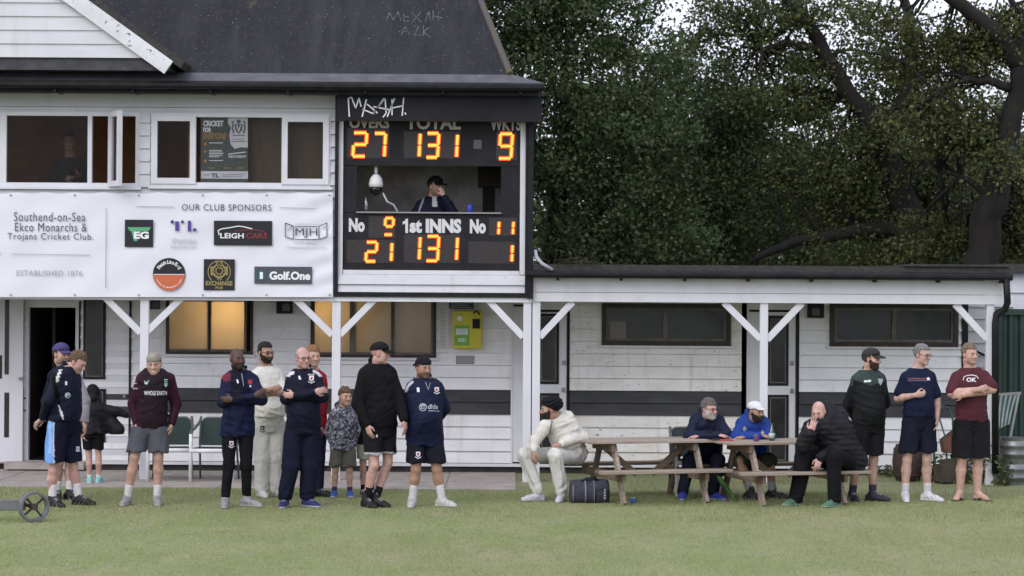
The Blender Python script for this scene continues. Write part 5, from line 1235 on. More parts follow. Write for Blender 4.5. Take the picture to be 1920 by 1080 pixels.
# man with backward cap
P = person('bearded man in navy top and backward black cap, hands behind his back', GL, 24.9, (794, 690), 34, 10, ((768, 727), (825, 725)), ((759, 768, .08), (834, 766, .12)), ((778, 802, .24), (812, 800, .25)), (796, 812),
       ((780, 880, -.06), (819, 880, -.02)), ((773, 0), (829, .03)), (-4, 52), TAN,
       dict(col=(.010, .013, .040), hem=836, infl=.026, collar='stand', armi=.020, pat=pxpat((lambda x, y, V: (np.abs(np.hypot(x - 786, y - 738) - 25) < 2.5) & (x < 775) & (y < 735), (.5, .5, .55)))),
       dict(col=(.012, .012, .020), kind='shorts', hem=867, legr=(.105, .108), infl=.014), ('trainer', (.50, .50, .49), (.52, .52, .51)), (WHT, .17), hat=('cap', (.014, .014, .018), 180), hair=((.03, .02, .015), 'short', .010), beard=((.05, .032, .024), 'stubble', .75), g=1.12, gd=1.12, belly=.10, leg=1.05)
on_cloth(P, 'top', badge(819, 731, 8) + [('d', 793, 763.5, 7.5, 3), ('d', 793, 763.5, 6.2, 2), ('l', [(789, 767), (793, 759), (797, 767), (789, 765)], 1.2, 3), ('t', 'dhls', 802, 758, 821, 767, .02, 3), ('l', [(803, 770), (824, 771)], 1.2, 3), ('p', [(781, 727), (782, 735), (787, 735), (786, 726)], 0), ('l', [(798, 716), (803, 731), (807, 717)], .9, 3)])
on_cloth(P, 'bot', badge(784, 852, 8))
# seated cricketer in turban
P = person('seated bearded man in black turban and cream cricket whites on the bench end', GR, 26.0, (1030, 768, -.24), -84, -38, ((1017, 797, -.30), (1073, 790, -.02)), ((1003, 826, -.34), (1093, 820, -.06)), ((1000, 846, -.42), (1052, 832, -.36)), (1073, 852),
       ((982, 853, -.28), (1041, 854, -.42)), ((1009, -.30), (1053, -.36)), (-68, -14), TAN,
       dict(col=(.70, .67, .60), infl=.028, collar='polo', name='jacket', armi=.022, wr=.011, mat=CLOTH, pat=pxpat((lambda x, y, V: ((np.abs((x - 1033) - (y - 800) * -.2) < 1.3) & (y > 788) & (y < 812)) * .8, (.06, .06, .10)))),
       dict(col=(.64, .62, .575), kind='trousers', legr=(.090, .072, .066), infl=.014, wr=.012, lift=.05, pat=pxpat((lambda x, y, V: ((np.abs(x - 1051 - (y - 860) * .1) < .9) & (y > 862) & (y < 915)) * .6, (.2, .2, .22)))), ('trainer', (.55, .55, .58), (.52, .52, .54)), (WHT, .12),
       hat=('turban', (.012, .012, .015)), beard=((.022, .017, .015), 'full', .022), seated=True, t_hem=-.06, g=1.02, gd=1.02, belly=.07, arm=1.0, leg=1.0,
       hands=(dict(d=(0, -.25, -1), pn=(.6, .8, 0), curl=.45, side=(1, 0, 0)), dict(d=(-.9, -.25, -.2), pn=(0, .3, -1), curl=.6, side=(-.3, -1, 0))))
# men at the table
person('grey-bearded man in glasses and dark navy coat leaning on the table', GR, 26.5, (1327, 765), 42, 14, ((1301, 787, -.10), (1352, 790, -.04)), ((1292, 818, -.26), (1365, 818, -.22)), ((1346, 816, -.42), (1312, 818, -.38)), (1322, 862),
       ((1293, 862, -.42), (1346, 862, -.42)), ((1281, -.48), (1337, -.48)), (-8, 40), PINK, dict(col=(.010, .014, .038), infl=.036, collar='hood', name='coat', armi=.026, wr=.009, mat=SHINY, pat=pxpat((lambda x, y, V: (np.abs(x - 1330) < 7) & (y < 815), (.007, .008, .018)))),
       dict(col=(.010, .011, .020), kind='trousers', legr=(.098, .075, .062), infl=.012), ('trainer', (.04, .05, .35), (.35, .36, .5)), None, hair=((.14, .125, .115), 'low', .016), beard=((.50, .49, .47), 'full', .010), glasses=True, seated=True, g=1.06, belly=.06, headdy=-.10, hpitch=6,
       hands=(dict(d=(.9, .2, -.1), pn=(0, 0, -1), curl=.25), dict(d=(-.9, .2, -.1), pn=(0, 0, -1), curl=.25)))
person('bearded man in white flat cap and bright blue jacket at the table', GR, 26.45, (1414, 770), 38, 12, ((1388, 793, -.10), (1437, 794, -.04)), ((1379, 820, -.24), (1444, 820, -.22)), ((1428, 817, -.42), (1398, 820, -.37)), (1410, 864),
       ((1388, 864, -.42), (1444, 864, -.32)), ((1407, -.42), (1448, -.18)), (72, 55), (.40, .23, .165), dict(col=(.015, .050, .25), infl=.034, collar='hood', name='jacket', armi=.024, wr=.009, mat=SHINY, pat=pxpat((lambda x, y, V: np.hypot((x - 1396) / 1.0, (y - 804) / 1.4) < 3.2, (.45, .40, .33)), (lambda x, y, V: np.hypot((x - 1430), (y - 811) / 1.4) < 3.0, (.45, .40, .30)))),
       dict(col=(.050, .055, .038), kind='shorts', hem=880, legr=(.105, .092), infl=.014, up=.12), ('boot', (.02, .02, .022), (.03, .03, .03)), ((.40, .40, .42), .14), hat=('flat', (.70, .69, .70)), hair=((.02, .015, .013), 'short', .005), beard=((.024, .017, .015), 'full', .004), seated=True, g=1.0, headdy=-.10,
       hands=(dict(d=(.9, .1, -.1), pn=(0, 0, -1), curl=.5), dict(d=(-.9, .1, -.05), pn=(0, 0, -1), curl=.3)))
person('bald man in black padded coat sitting on the bench with hand over mouth', GR, 25.6, (1530, 771), -26, -38, ((1516, 799, -.30), (1573, 794, -.06)), ((1506, 835, -.40), (1580, 838, -.16)), ((1520, 811, -.50), (1537, 858, -.42)), (1588, 864),
       ((1506, 858, -.26), (1563, 856, -.40)), ((1493, -.26), (1566, -.40)), (-55, -48), (.58, .34, .29),
       dict(col=(.016, .016, .020), infl=.055, collar='hood', name='padded_coat', armi=.036, wr=.006, quilt=True, mat=SHINY, more=lambda v, c: (v.cone(c['N'] - c['f'] * .07 + c['u'] * .10, c['N'] - c['f'] * .13 + c['u'] * .02, .075, .10, .05), v.cone(c['N'] - c['f'] * .06 + c['u'] * .07 + c['r'] * .07, c['N'] + c['f'] * .02 - c['u'] * .02 + c['r'] * .09, .05, .05, .04))), dict(col=(.010, .010, .013), kind='trousers', legr=(.100, .082, .072), infl=.014, wr=.009), ('trainer', (.09, .20, .125), (.28, .36, .30)), None,
       seated=True, t_hem=-.16, g=1.16, gd=1.15, belly=.10, hpitch=16, hroll=-4, arm=1.1, leg=1.08, beard=((.3, .2, .17), 'stubble', .3),
       hands=(dict(d=(.30, -.02, 1), pn=(.15, 1, .05), curl=.22, side=(-1, 0, .4), s=1.0), dict(d=(-.3, -.1, -1), pn=(.2, .9, 0), curl=.4, side=(-1, -.2, 0), s=1.0)))
# three men at the right
P = person('bearded man in cap and dark green and black jacket, hands behind back', GL, 26.0, (1633, 673), 62, 22, ((1603, 711), (1654, 709)), ((1591, 757, .06), (1659, 755, .14)), ((1604, 786, .24), (1636, 784, .27)), (1628, 797),
       ((1607, 862, -.05), (1638, 862, .03)), ((1598, .03), (1636, .0)), (8, 70), FAIR,
       dict(col=(.012, .013, .014), hem=797, infl=.026, collar='stand', armi=.022, pat=pxpat((lambda x, y, V: np.clip((724 + np.abs(x - 1633) * -.35 + 12 * (x < 1600) - y) / 1.5 + (y < 745) * (x < 1599), 0, 1) , (.040, .058, .052)))),
       dict(col=(.013, .012, .014), kind='shorts', hem=853, legr=(.110, .108), infl=.018), ('trainer', (.035, .028, .045), (.03, .026, .035)), ((.06, .05, .085), .11), hat=('cap', (.045, .042, .042)), hair=((.05, .035, .03), 'short', .010), beard=((.055, .027, .019), 'full', .009), g=1.08, belly=.07, gd=1.05)
on_cloth(P, 'top', [('p', [(1620, 713), (1620, 717), (1633, 716), (1633, 712)], 0), ('p', [(1646, 710), (1648, 718), (1651, 723), (1655, 716), (1655, 710)], 3)])
P = person('man in navy T-shirt, glasses and navy cargo shorts with one fist raised', GL, 26.0, (1728, 665), 46, 14, ((1694, 707), (1748, 705)), ((1683, 747, -.02), (1757, 750, .06)), ((1716, 741, -.22), (1757, 783, .0)), (1722, 792),
       ((1701, 862, -.05), (1738, 862, .0)), ((1697, -.02), (1739, .03)), (-4, 50), (.55, .35, .29),
       dict(col=(.012, .016, .042), hem=781, infl=.022, sleeve='short', name='t_shirt', mat=CLOTH, slen=.70, pat=pxpat((lambda x, y, V: (np.abs(y - 710.5) < 1.0) * (x > 1702) * (x < 1738), (.30, .10, .09)), (lambda x, y, V: (np.abs(y - 713) < 1.0) * (x > 1702) * (x < 1738), (.16, .15, .20)))),
       dict(col=(.011, .0125, .025), kind='shorts', hem=848, legr=(.115, .112), infl=.018, wr=.009), ('trainer', (.66, .66, .68), (.66, .66, .68)), (WHT, .13), hair=((.22, .205, .20), 'short', .012), glasses=True, g=1.06, gd=1.02, belly=.05, hpitch=8, arm=1.0,
       hands=(dict(d=(.9, -.2, .15), pn=(0, .9, .2), curl=1.0, side=(0, -.3, 1)), dict(curl=.4)))
on_cloth(P, 'top', [('p', [(1738, 708), (1738, 713), (1744, 713), (1743, 709), (1741, 707)], 0)])
P = person('barefoot man in maroon T-shirt, black shorts and flip-flops, arms folded', GL, 26.15, (1817, 664), 30, 10, ((1789, 706), (1850, 704)), ((1784, 738, -.12), (1861, 730, -.10)), ((1836, 730, -.29), (1806, 741, -.28)), (1822, 794),
       ((1804, 862, -.06), (1834, 862, -.02)), ((1800, -.02), (1833, 0)), (-35, 45), (.56, .34, .27),
       dict(col=(.095, .028, .038), hem=789, infl=.022, sleeve='short', name='t_shirt', mat=CLOTH, slen=.80), dict(col=(.013, .013, .015), kind='shorts', hem=857, legr=(.115, .120), infl=.020, wr=.009), ('sandal', (.03, .03, .035)), None,
       hair=((.20, .145, .105), 'short', .016), g=1.08, belly=.04, arm=1.14, leg=1.06, hands=(dict(d=(.8, .3, .2), pn=(0, 1, 0)), dict(d=(-.8, .35, -.1), pn=(0, 1, 0))))
on_cloth(P, 'top', [('l', [(1806, 713), (1807, 707), (1813, 704), (1822, 703), (1831, 705), (1835, 710)], 1.4, 0), ('t', 'OK', 1812, 708, 1831, 716, .04, 0)])

# people inside the building, standing on the upper floor
UPZ = zu0 + .05
person('scorer in navy jacket and cap sitting in the scoreboard opening, hand on chin', 'people inside the clubhouse', YS + .6, (817, 350), 50, 12, ((784, 383), (846, 383)), ((774, 409, -.15), (857, 409, -.20)), ((806, 421, -.30), (832, 367, -.26)), (815, 462),
       ((798, 466, -.42), (832, 466, -.42)), ((798, -.42), (832, -.42)), (-10, 20), FAIR, dict(col=NAVY, infl=.026, collar='polo', name='jacket', pat=pxpat((lambda x, y, V: (np.abs(x - 815) < 4.5) & (y > 368) & (y < 388), (.5, .5, .52)), (lambda x, y, V: (np.abs(x - 790 + (y - 384) * .35) < 1.5), (.3, .3, .36)))),
       dict(col=BLK, kind='trousers'), ('trainer', BLK, BLK), None, hat=('cap', (.014, .014, .018)), hair=((.05, .035, .03), 'short', .01), beard=((.12, .08, .06), 'stubble', .5), seated=True, g=1.14, hs_=1.06, dz=UPZ,
       hands=(None, dict(d=(-.35, 0, .9), pn=(-.5, .8, 0), curl=.8, side=(-1, 0, 0))))
person('man in grey jumper standing behind the left upper window holding a camera', 'people inside the clubhouse', YB + .75, (132, 266), 8, 0, ((104, 310), (160, 310)), ((97, 352, -.05), (168, 350, -.10)), ((124, 336, -.28), (150, 330, -.32)), (132, 400),
       ((120, 480), (146, 480)), ((120,), (146,)), (0, 10), TAN, dict(col=(.060, .058, .055), hem=405, infl=.03, collar='crew', name='jumper', mat=CLOTH), dict(col=BLK, kind='trousers'), ('trainer', BLK, BLK), None, hair=((.06, .045, .035), 'short', .012), g=1.08, belly=.05, dz=UPZ + .0)

o = W(139, 322, YB + .40); t = thing('photo_camera', 'black photo camera held by the man behind the left upper window', 'camera', o)
MB().box(-.07, .07, -.03, .035, -.05, .045).box(-.025, .025, -.03, .03, .046, .075).build('camera_body', BLACK, t, bevel=.006); MB().tube([(0, -.031, -.005), (0, -.11, -.01)], .034, 14).build('lens', BLACK, t, smooth=True)
# ------------------------------------------------------------------ tables, chairs and other things on the ground
WOOD = mat('weathered_table_wood_shaded', (.215, .16, .115), .8, (.135, .095, .07), 3, .3, .7, (1, 12, 12), .3, 30, dirt_or_glow=[((.09, .065, .05), 5, .5, .75, (1, 3, 3), .7)])  # darker wood copy, painting in shade on under parts and rear legs
WOOD_LIT = mat('table_wood_lit', (.36, .30, .25), .8, (.24, .185, .145), 3, .3, .7, (1, 10, 10), .2, 40)  # lighter wood copy, painting in light on tops, front bench edge and front legs
def picnic_table(label, px, py, Y, rz, L=1.62):
    o = W(px, py, Y); o[2] = 0
    t = thing('picnic_table', label, 'picnic table', o, rz, 'picnic tables on the grass'); h, hb = .712, .40
    for i in range(6): y = -.315 + i * .126; MB().box(-L / 2 + .02 * (i % 2), L / 2 - .015 * (i % 3), y - .058, y + .058, h - .026, h).build('top_board', WOOD_LIT, t, bevel=.004)
    for s in (-1, 1):
        for j in (0, 1): y = s * (.60 + j * .125); MB().box(-L / 2 + .01 * j, L / 2, y - .058, y + .058, hb - .036, hb).build('bench_board', WOOD_LIT if (s < 0 and j) else WOOD, t, bevel=.004)
    for e in (-1, 1):
        x = e * (L / 2 - .30)
        MB().box(x - .02, x + .02, -.34, .34, h - .12, h - .027).build('top_bearer', WOOD, t); MB().box(x - .02, x + .02, -.73, .73, hb - .135, hb - .037).build('bench_bearer', WOOD, t)
        for s in (-1, 1):
            MB().bar((x + .043, s * .22, h - .028), (x + .043, s * .60, 0.0), .095, .042, (1, 0, 0)).build('leg', WOOD_LIT if s < 0 else WOOD, t, bevel=.004)
        MB().bar((x - e * .03, .0, h - .10), (e * .10, .0, hb - .10), .07, .04, (0, 1, 0)).build('brace', WOOD, t)
    for e in (-1, 1):
        for y in (-.345, -.07, .07, .345): pass
    return t
picnic_table('weathered wooden picnic table beside the seated cricketer in white', 1208, 830, 25.98, math.radians(17))
picnic_table('weathered wooden picnic table in front of the man in blue jacket', 1462, 830, 25.92, math.radians(17))

CW = mat('white_steel_tube', (.78, .78, .80), .35, (.70, .70, .72), 8); CGN = mat('green_woven_seat', (.020, .038, .034), .7, (.032, .052, .046), 60, .35, .65, bump=.5, bs=150)
CGT = mat('grey_green_tube', (.10, .115, .11), .4)
def garden_chair(label, px, Y, rz=0, first=[None]):
    o = W(px, 900, Y); o[2] = 0.008
    if first[0] is None:
        t = thing('garden_chair', label, 'chair', o, rz, 'white garden chairs with green woven seats'); w_, d_ = .27, .24
        for s in (-1, 1):
            MB().tube([(s * w_, -d_, 0), (s * w_, -d_ + .01, .43), (s * w_, -d_ + .012, .61)], .022, 8).build('leg', CW, t, smooth=True)
            MB().tube([(s * (w_ - .02), d_ + .08, 0), (s * (w_ - .03), d_ - .02, .42), (s * (w_ - .03), d_ + .06, .60)], .014, 8).build('leg', CGT, t, smooth=True)
            MB().tube([(s * w_, -d_ + .012, .60), (s * (w_ + .01), -d_ + .10, .645), (s * (w_ - .0), .02, .665), (s * (w_ - .02), d_ + .02, .74), (s * (w_ - .03), d_ + .06, .80)], .017, 8).build('armrest', CGT, t, smooth=True)
        MB().tube([(-w_, -d_, .40), (w_, -d_, .40)], .028, 8).build('front_rail', CW, t, smooth=True)
        mb = MB()
        for i in range(10):
            x = -.24 + .48 * i / 9
        mb.hexa([(-.255, -d_, .415), (.255, -d_, .415), (.245, d_, .40), (-.245, d_, .40), (-.255, -d_, .435), (.255, -d_, .435), (.245, d_, .42), (-.245, d_, .42)]); mb.build('seat', CGN, t, bevel=.006)
        n = 12; pts = []
        prof = [(-.245, .44)] + [(-.245, .66)] + [(-.245 + .09 * (1 - math.cos(a)), .66 + .13 * math.sin(a)) for a in np.linspace(.3, math.pi / 2, 6)]
        prof = prof + [(-x, z) for x, z in prof[::-1]]
        yb = lambda z: d_ - .02 + (z - .42) * .22
        k = len(prof); mb = MB().add([(x, yb(z), z) for x, z in prof] + [(x, yb(z) + .016, z) for x, z in prof], [tuple(range(k)), tuple(range(2 * k - 1, k - 1, -1))] + [(i, (i + 1) % k + 0, (i + 1) % k + k, i + k) for i in range(k)])
        mb.build('backrest', CGN, t)
        MB().tube([(x, yb(z) + .008, z) for x, z in prof], .014, 8).build('back_frame', CGT, t, smooth=True)
        first[0] = t
    else:
        t = copy_tree(first[0]); t.location = o; t.rotation_euler = (0, 0, rz); t['label'] = label
    return t
garden_chair('white garden chair with green seat right behind the smiling man', 320, 28.15, math.radians(4))
garden_chair('white garden chair with green back beside the man in royal navy top', 403, 28.1, math.radians(-3))
garden_chair('white garden chair under the grey-bearded man at the table', 1302, 26.62, math.radians(8))

# kit bag
BAG = mat('navy_bag_canvas', (.030, .032, .048), .75, (.048, .050, .070), 20, bump=.4, bs=70); BAGB = mat('bag_strap', (.012, .012, .016), .6); BAGG = mat('bag_piping', (.20, .20, .23), .6)
o = W(1105, 943, 25.55); o[2] = 0; t = thing('kit_bag', 'dark navy sports kit bag on the grass beside the seated cricketer', 'bag', o, math.radians(6))
v = Vol(np.array((-.30, -.22, -.02)), np.array((.30, .22, .34)), .011)
v.cone((-.17, 0, .10), (.17, 0, .10), .125, .12, .02, ((0, 1, 0), 1.0), wr=.008, seed=3); v.cone((-.18, 0, .17), (.15, 0, .17), .10, .10, .05, wr=.012, seed=5)
v.cone((-.06, .0, .24), (.20, .02, .235), .035, .03, .03, wr=.008, seed=8); v.cutplane((0, 0, .002), (0, 0, -1.)); v.cutplane((.225, 0, 0), (1., 0, 0)); v.cutplane((-.225, 0, 0), (-1., 0, 0))
V, Q = v.mesh(); np_mesh('shell', V, Q, BAG, t)
for x in (-.205, -.06, .04): MB().tube([(x, -.06, .262 if x > -.1 else .20), (x, -.108, .20), (x, -.130, .12), (x, -.125, .02)], .006 if x != -.06 else .010, 6).build('strap', BAGG, t, smooth=True)
MB().tube([(-.10, -.05, .25), (-.04, -.07, .285), (.04, -.06, .29), (.10, -.04, .26)], .014, 6).build('handle', BAGB, t, smooth=True)
MB().tube([(.05, -.125, .03), (.05, -.135, .16), (.14, -.14, .17), (.20, -.125, .15), (.21, -.12, .03)], .006, 6).build('zip', BAGB, t, smooth=True)
mb = MB()
for k in range(4): mb.box(.150, .172, -.142, -.128, .05 + k * .032, .072 + k * .032)
mb.build('lettering', mat('bag_mark', (.33, .33, .36), .6), t)
# umbrella leaning under the table
UMB = mat('green_umbrella_cloth', (.05, .13, .025), .6, (.03, .085, .015), 40, stretch=(1, 1, .2), bump=.4); a, b = W(1346, 893, 25.95), W(1381, 941, 25.65); b[2] = .01; d = b - a
t = thing('umbrella', 'folded green umbrella leaning under the table', 'umbrella', b)
MB().tube([a + d * q for q in (0, .08, .35, .8, 1)], [.012, .028, .036, .020, .006], 10).build('canopy', UMB, t, b, True)
MB().tube([a - d * .30, a + d * .05], .008, 6).build('shaft', BAGB, t, b, True); MB().tube([a - d * .30, a - d * .36 + (.02, 0, .02), a - d * .33 + (.06, 0, .0)], .012, 6).build('handle', mat('umbrella_handle', (.18, .28, .12), .5), t, b, True)
# small things on and under the tables
p = W(1360, 828, 25.80); p[2] = .7125
t = thing('phone', 'red phone case lying on the table between the two seated men', 'phone', p); MB().box(-.09, .09, -.045, .045, 0, .012).build('case', mat('red_plastic', (.45, .02, .045), .45), t, bevel=.004); MB().box(-.15, -.07, -.05, .04, .013, .022).build('cover', BAGB, t)
p = W(1447, 824, 25.85); p[2] = .7125
t = thing('glass_bottle', 'green glass drinks bottle with white label on the table', 'bottle', p)
MB().lathe([(.032, 0), (.034, .01), (.034, .11), (.015, .155), (.013, .185)], (0, 0, 0), 14).build('bottle_body', glassmat('green_glass', (.10, .35, .14), .18, .08), t, smooth=True)
MB().lathe([(.035, .03), (.0355, .09)], (0, 0, 0), 14).build('bottle_label', mat('label_paper', (.45, .52, .45), .7), t, smooth=True); MB().lathe([(.015, .186), (.015, .20)], (0, 0, 0), 12).build('bottle_cap', mat('green_cap', (.05, .2, .08), .5), t)
p = W(1418, 824, 25.72); p[2] = .7125
t = thing('drink_can', 'violet and pink drinks can on the table by the man in blue', 'can', p); MB().lathe([(.026, 0), (.033, .008), (.033, .068), (.027, .078)], (0, 0, 0), 14).build('can_body', mat('violet_can', (.075, .05, .17), .5, (.20, .07, .15), 25), t, smooth=True)
MB().lathe([(.025, .0785), (.026, .083)], (0, 0, 0), 14).build('can_lid', mat('dull_steel', (.25, .25, .26), .4, metal=.8), t)
p = W(1187, 943, 25.5); p[2] = 0
t = thing('paper_cup', 'small bright blue cup on the grass under the left table', 'cup', p); MB().lathe([(.024, 0), (.032, .055), (.034, .06)], (0, 0, 0), 14).build('cup_body', mat('bright_blue_plastic', (.06, .22, .62), .5), t, smooth=True); MB().lathe([(.030, .0605), (.032, .063)], (0, 0, 0), 14).build('cup_rim', CW, t)
# wheeled steel axle at the bottom left
GAL = mat('grey_painted_steel', (.15, .155, .165), .5, (.11, .11, .115), 6, dirt_or_glow=[((.16, .10, .06), 9, .6, .75, (1, 1, 1), .6)]); RST = mat('rusty_iron', (.075, .055, .045), .8, (.045, .035, .03), 14, bump=.3)
o = W(63, 980, 22.95); o[2] = 0; t = thing('cover_trolley', 'grey steel wheel and beam of a pitch cover trolley at bottom left', 'trolley', o)
ax = nrm((math.sin(.5), -math.cos(.5), 0)); tx = np.array((-ax[1], ax[0], 0)); zc = np.array((0, 0, .157))
def rim(r0, r1, w_, name, m):
    mb = MB(); n = 36; base = []
    for i in range(n):
        a = 2 * math.pi * i / n; e = tx * math.cos(a) + np.array((0, 0, 1)) * math.sin(a)
        mb.v += [tuple(zc + e * r0 - ax * w_), tuple(zc + e * r1 - ax * w_), tuple(zc + e * r1 + ax * w_), tuple(zc + e * r0 + ax * w_)]
    for i in range(n):
        j = (i + 1) % n
        for k in range(4): mb.f.append((4 * i + k, 4 * j + k, 4 * j + (k + 1) % 4, 4 * i + (k + 1) % 4)); mb.m.append(0)
    mb.build(name, m, t, smooth=False)
rim(.132, .156, .055, 'wheel_rim', GAL)
for k in range(4):
    a = math.radians(40 + 90 * k); e = tx * math.cos(a) + np.array((0, 0, 1)) * math.sin(a); MB().bar(zc + e * .02, zc + e * .140, .022, .012, ax).build('spoke', RST, t)
MB().tube([zc - ax * -.055, zc - ax * .06], .034, 12).build('hub', RST, t)
MB().box(-1.6, -.10, .02, .09, .115, .225).build('beam', GAL, t, bevel=.008); MB().tube([zc, zc + (-.12, .06, .02)], .02, 8).build('axle', RST, t)

# ---- clutter at the right-hand end
CNT = mat('green_container_paint', (.020, .042, .036), .55, (.028, .055, .047), 3, dirt_or_glow=[((.05, .04, .03), 8, .6, .78, (1, 1, .4), .6)])
yc = 30.2; o = W(1980, 890, yc); o[2] = 0; t = thing('storage_container', 'dark green corrugated steel container at the right edge', 'container', o)
x0, x1 = W(1872, 700, yc)[0], W(1872, 700, yc)[0] + 6.0; zt = W(1900, 582, yc)[2]; mb = MB(); x = x0; i = 0; pts = []
while x < x1: pts += [(x, yc), (x + .05, yc), (x + .075, yc + .04), (x + .125, yc + .04)]; x += .15
n = len(pts); mb.add([(a, b, .08) for a, b in pts] + [(a, b, zt - .06) for a, b in pts], [(i, i + 1, n + i + 1, n + i) for i in range(n - 1)]); mb.build('corrugated_side', CNT, t, o)
MB().box(x0 - .02, x1, yc - .03, yc + .06, zt - .06, zt + .02).box(x0 - .02, x1, yc - .03, yc + .06, 0, .08).build('rail', CNT, t, o); MB().box(x0 - .03, x1, yc + .061, yc + 2.4, .02, zt).build('shell', CNT, t, o)
# white shed with dark roof behind
ysd = 33.0; o = W(1960, 800, ysd); o[2] = 0; t = thing('shed', 'white boarded shed with flat dark roof behind the green container', 'shed', o); x0, x1 = W(1880, 500, ysd)[0], W(1880, 500, ysd)[0] + 6; z1 = W(1905, 512, ysd)[2]
mb = MB(); boards(mb, x0, x1, 0, z1, ysd, .3); mb.build('wall', [WHITE, BAND], t, o); MB().box(x0 - .1, x1, ysd - .15, ysd + 3, z1, W(1905, 495, ysd)[2]).build('roof', FLAT, t, o); MB().box(x0, x0 + .1, ysd + .07, ysd + 3, 0, z1).build('side_wall', WHITE, t, o)
# kegs
STEEL = mat('keg_steel', (.27, .27, .28), .45, (.20, .20, .21), 6, metal=.85, dirt_or_glow=[((.12, .11, .10), 10, .55, .75, (1, 1, .5), .6)]); kg = None
for i, (px, z, lb) in enumerate(((1899, 0, 'lower dented steel beer keg at right edge'), (1900, .30, 'upper steel beer keg stacked by the green container'))):
    if kg is None:
        t = thing('beer_keg', lb, 'keg', (0, 0, 0), 0, 'steel beer kegs stacked at the right edge')
        MB().lathe([(.17, .02), (.185, .04), (.19, .07), (.20, .085), (.19, .10), (.19, .18), (.20, .195), (.19, .21), (.185, .25), (.15, .275)], (0, 0, 0), 24).build('barrel', STEEL, t, smooth=True)
        MB().lathe([(.178, .0), (.182, .03)], (0, 0, 0), 24).build('base_rim', STEEL, t); MB().lathe([(.17, .255), (.176, .30)], (0, 0, 0), 24).build('top_rim', STEEL, t); kg = t
    else: t = copy_tree(kg); t['label'] = lb
    q = W(px, 880, 28.6); t.location = (q[0], 28.6, z + .002)
# striped deckchair, folded and leaning
STR = mat('striped_canvas', (.5, .5, .5), .85, attr=True, bump=.2); o = W(1893, 800, 29.0); o[2] = 0
t = thing('deckchair', 'folded deckchair with pale green and white striped canvas leaning on the container', 'deckchair', o)
c = [W(1872, 741, 29.35), W(1908, 738, 29.4), W(1893, 795, 28.95), W(1868, 806, 28.9)]; n = 24; V = []; C = []
for j in range(9):
    for i in range(n + 1):
        a, b = i / n, j / 8; p = (c[0] * (1 - a) + c[1] * a) * (1 - b) + (c[3] * (1 - a) + c[2] * a) * b; p = p + (0, .03 * math.sin(b * 3.1), 0); V.append(p); C.append((.26, .29, .28) if (i // 3) % 2 else (.035, .075, .065))
Fq = [(j * (n + 1) + i, (j + 1) * (n + 1) + i, (j + 1) * (n + 1) + i + 1, j * (n + 1) + i + 1) for j in range(8) for i in range(n)]
np_mesh('canvas', np.array(V), Fq, STR, t, col=np.array(C), off=o)
MB().bar(W(1868, 740, 29.36), W(1914, 737, 29.4), .035, .03).build('top_bar', mat('pale_wood', (.26, .26, .25), .7), t, o)
for a, b in (((1872, 740), (1866, 885)), ((1910, 738), (1878, 885))): q = W(*b, 28.8); q[2] = 0.01; MB().bar(W(*a, 29.38), q, .03, .03).build('side_rail', mat('pale_wood', (.40, .40, .38), .7), t, o)
# wheelbarrow frame, barrel, crate and weeds
GT = mat('green_tube_paint', (.045, .085, .070), .5); o = W(1765, 890, 28.9); o[2] = 0
t = thing('wheelbarrow', 'upended wheelbarrow with green tubular handles and rusty tray against the wall', 'wheelbarrow', o)
MB().tube([W(1751, 885, 28.8), W(1752, 790, 29.0), W(1758, 768, 29.1), W(1768, 762, 29.15), W(1779, 765, 29.2), W(1786, 782, 29.2), W(1788, 830, 29.1)], .014, 8).build('handle', GT, t, o, True)
MB().tube([W(1757, 770, 29.1), W(1773, 822, 29.0), W(1776, 880, 28.9)], .012, 8).build('strut', GT, t, o, True)
mb = MB(); A, B_, Cc_, D_ = W(1768, 826, 28.9), W(1792, 808, 28.95), W(1796, 850, 28.85), W(1772, 850, 28.8); k = np.array((0, .25, 0)); mb.hexa([A, B_, B_ + k, A + k, D_, Cc_, Cc_ + k, D_ + k][::1]); mb.build('tray', mat('rust_orange', (.12, .05, .025), .8, (.05, .03, .025), 9), t, o)
o = W(1702, 890, 28.9); o[2] = 0; t = thing('barrel', 'dark red-brown barrel standing against the wall behind the man in navy', 'barrel', o)
MB().lathe([(.15, 0), (.19, .12), (.205, .25), (.19, .38), (.155, .48), (.13, .485)], (0, 0, 0), 24).build('staves', mat('barrel_wood', (.060, .035, .030), .75, (.04, .025, .022), 5, stretch=(8, 8, 1), bump=.3), t, smooth=True)
for z, r in ((.08, .181), (.40, .187)): MB().lathe([(r, z), (r + .004, z + .03)], (0, 0, 0), 24).build('hoop', RST, t)
o = W(1775, 890, 28.55); o[2] = 0; t = thing('cardboard_box', 'weathered brown box among the weeds behind the barefoot man', 'box', o, .3); MB().box(-.13, .13, -.12, .12, .02, .25).build('carton', mat('old_carton', (.075, .062, .045), .9, (.045, .038, .028), 6), t, bevel=.01); MB().bar((-.13, -.05, .255), (.13, -.12, .285), .12, .006).build('flap', mat('old_carton', (.2, .16, .12), .9), t)
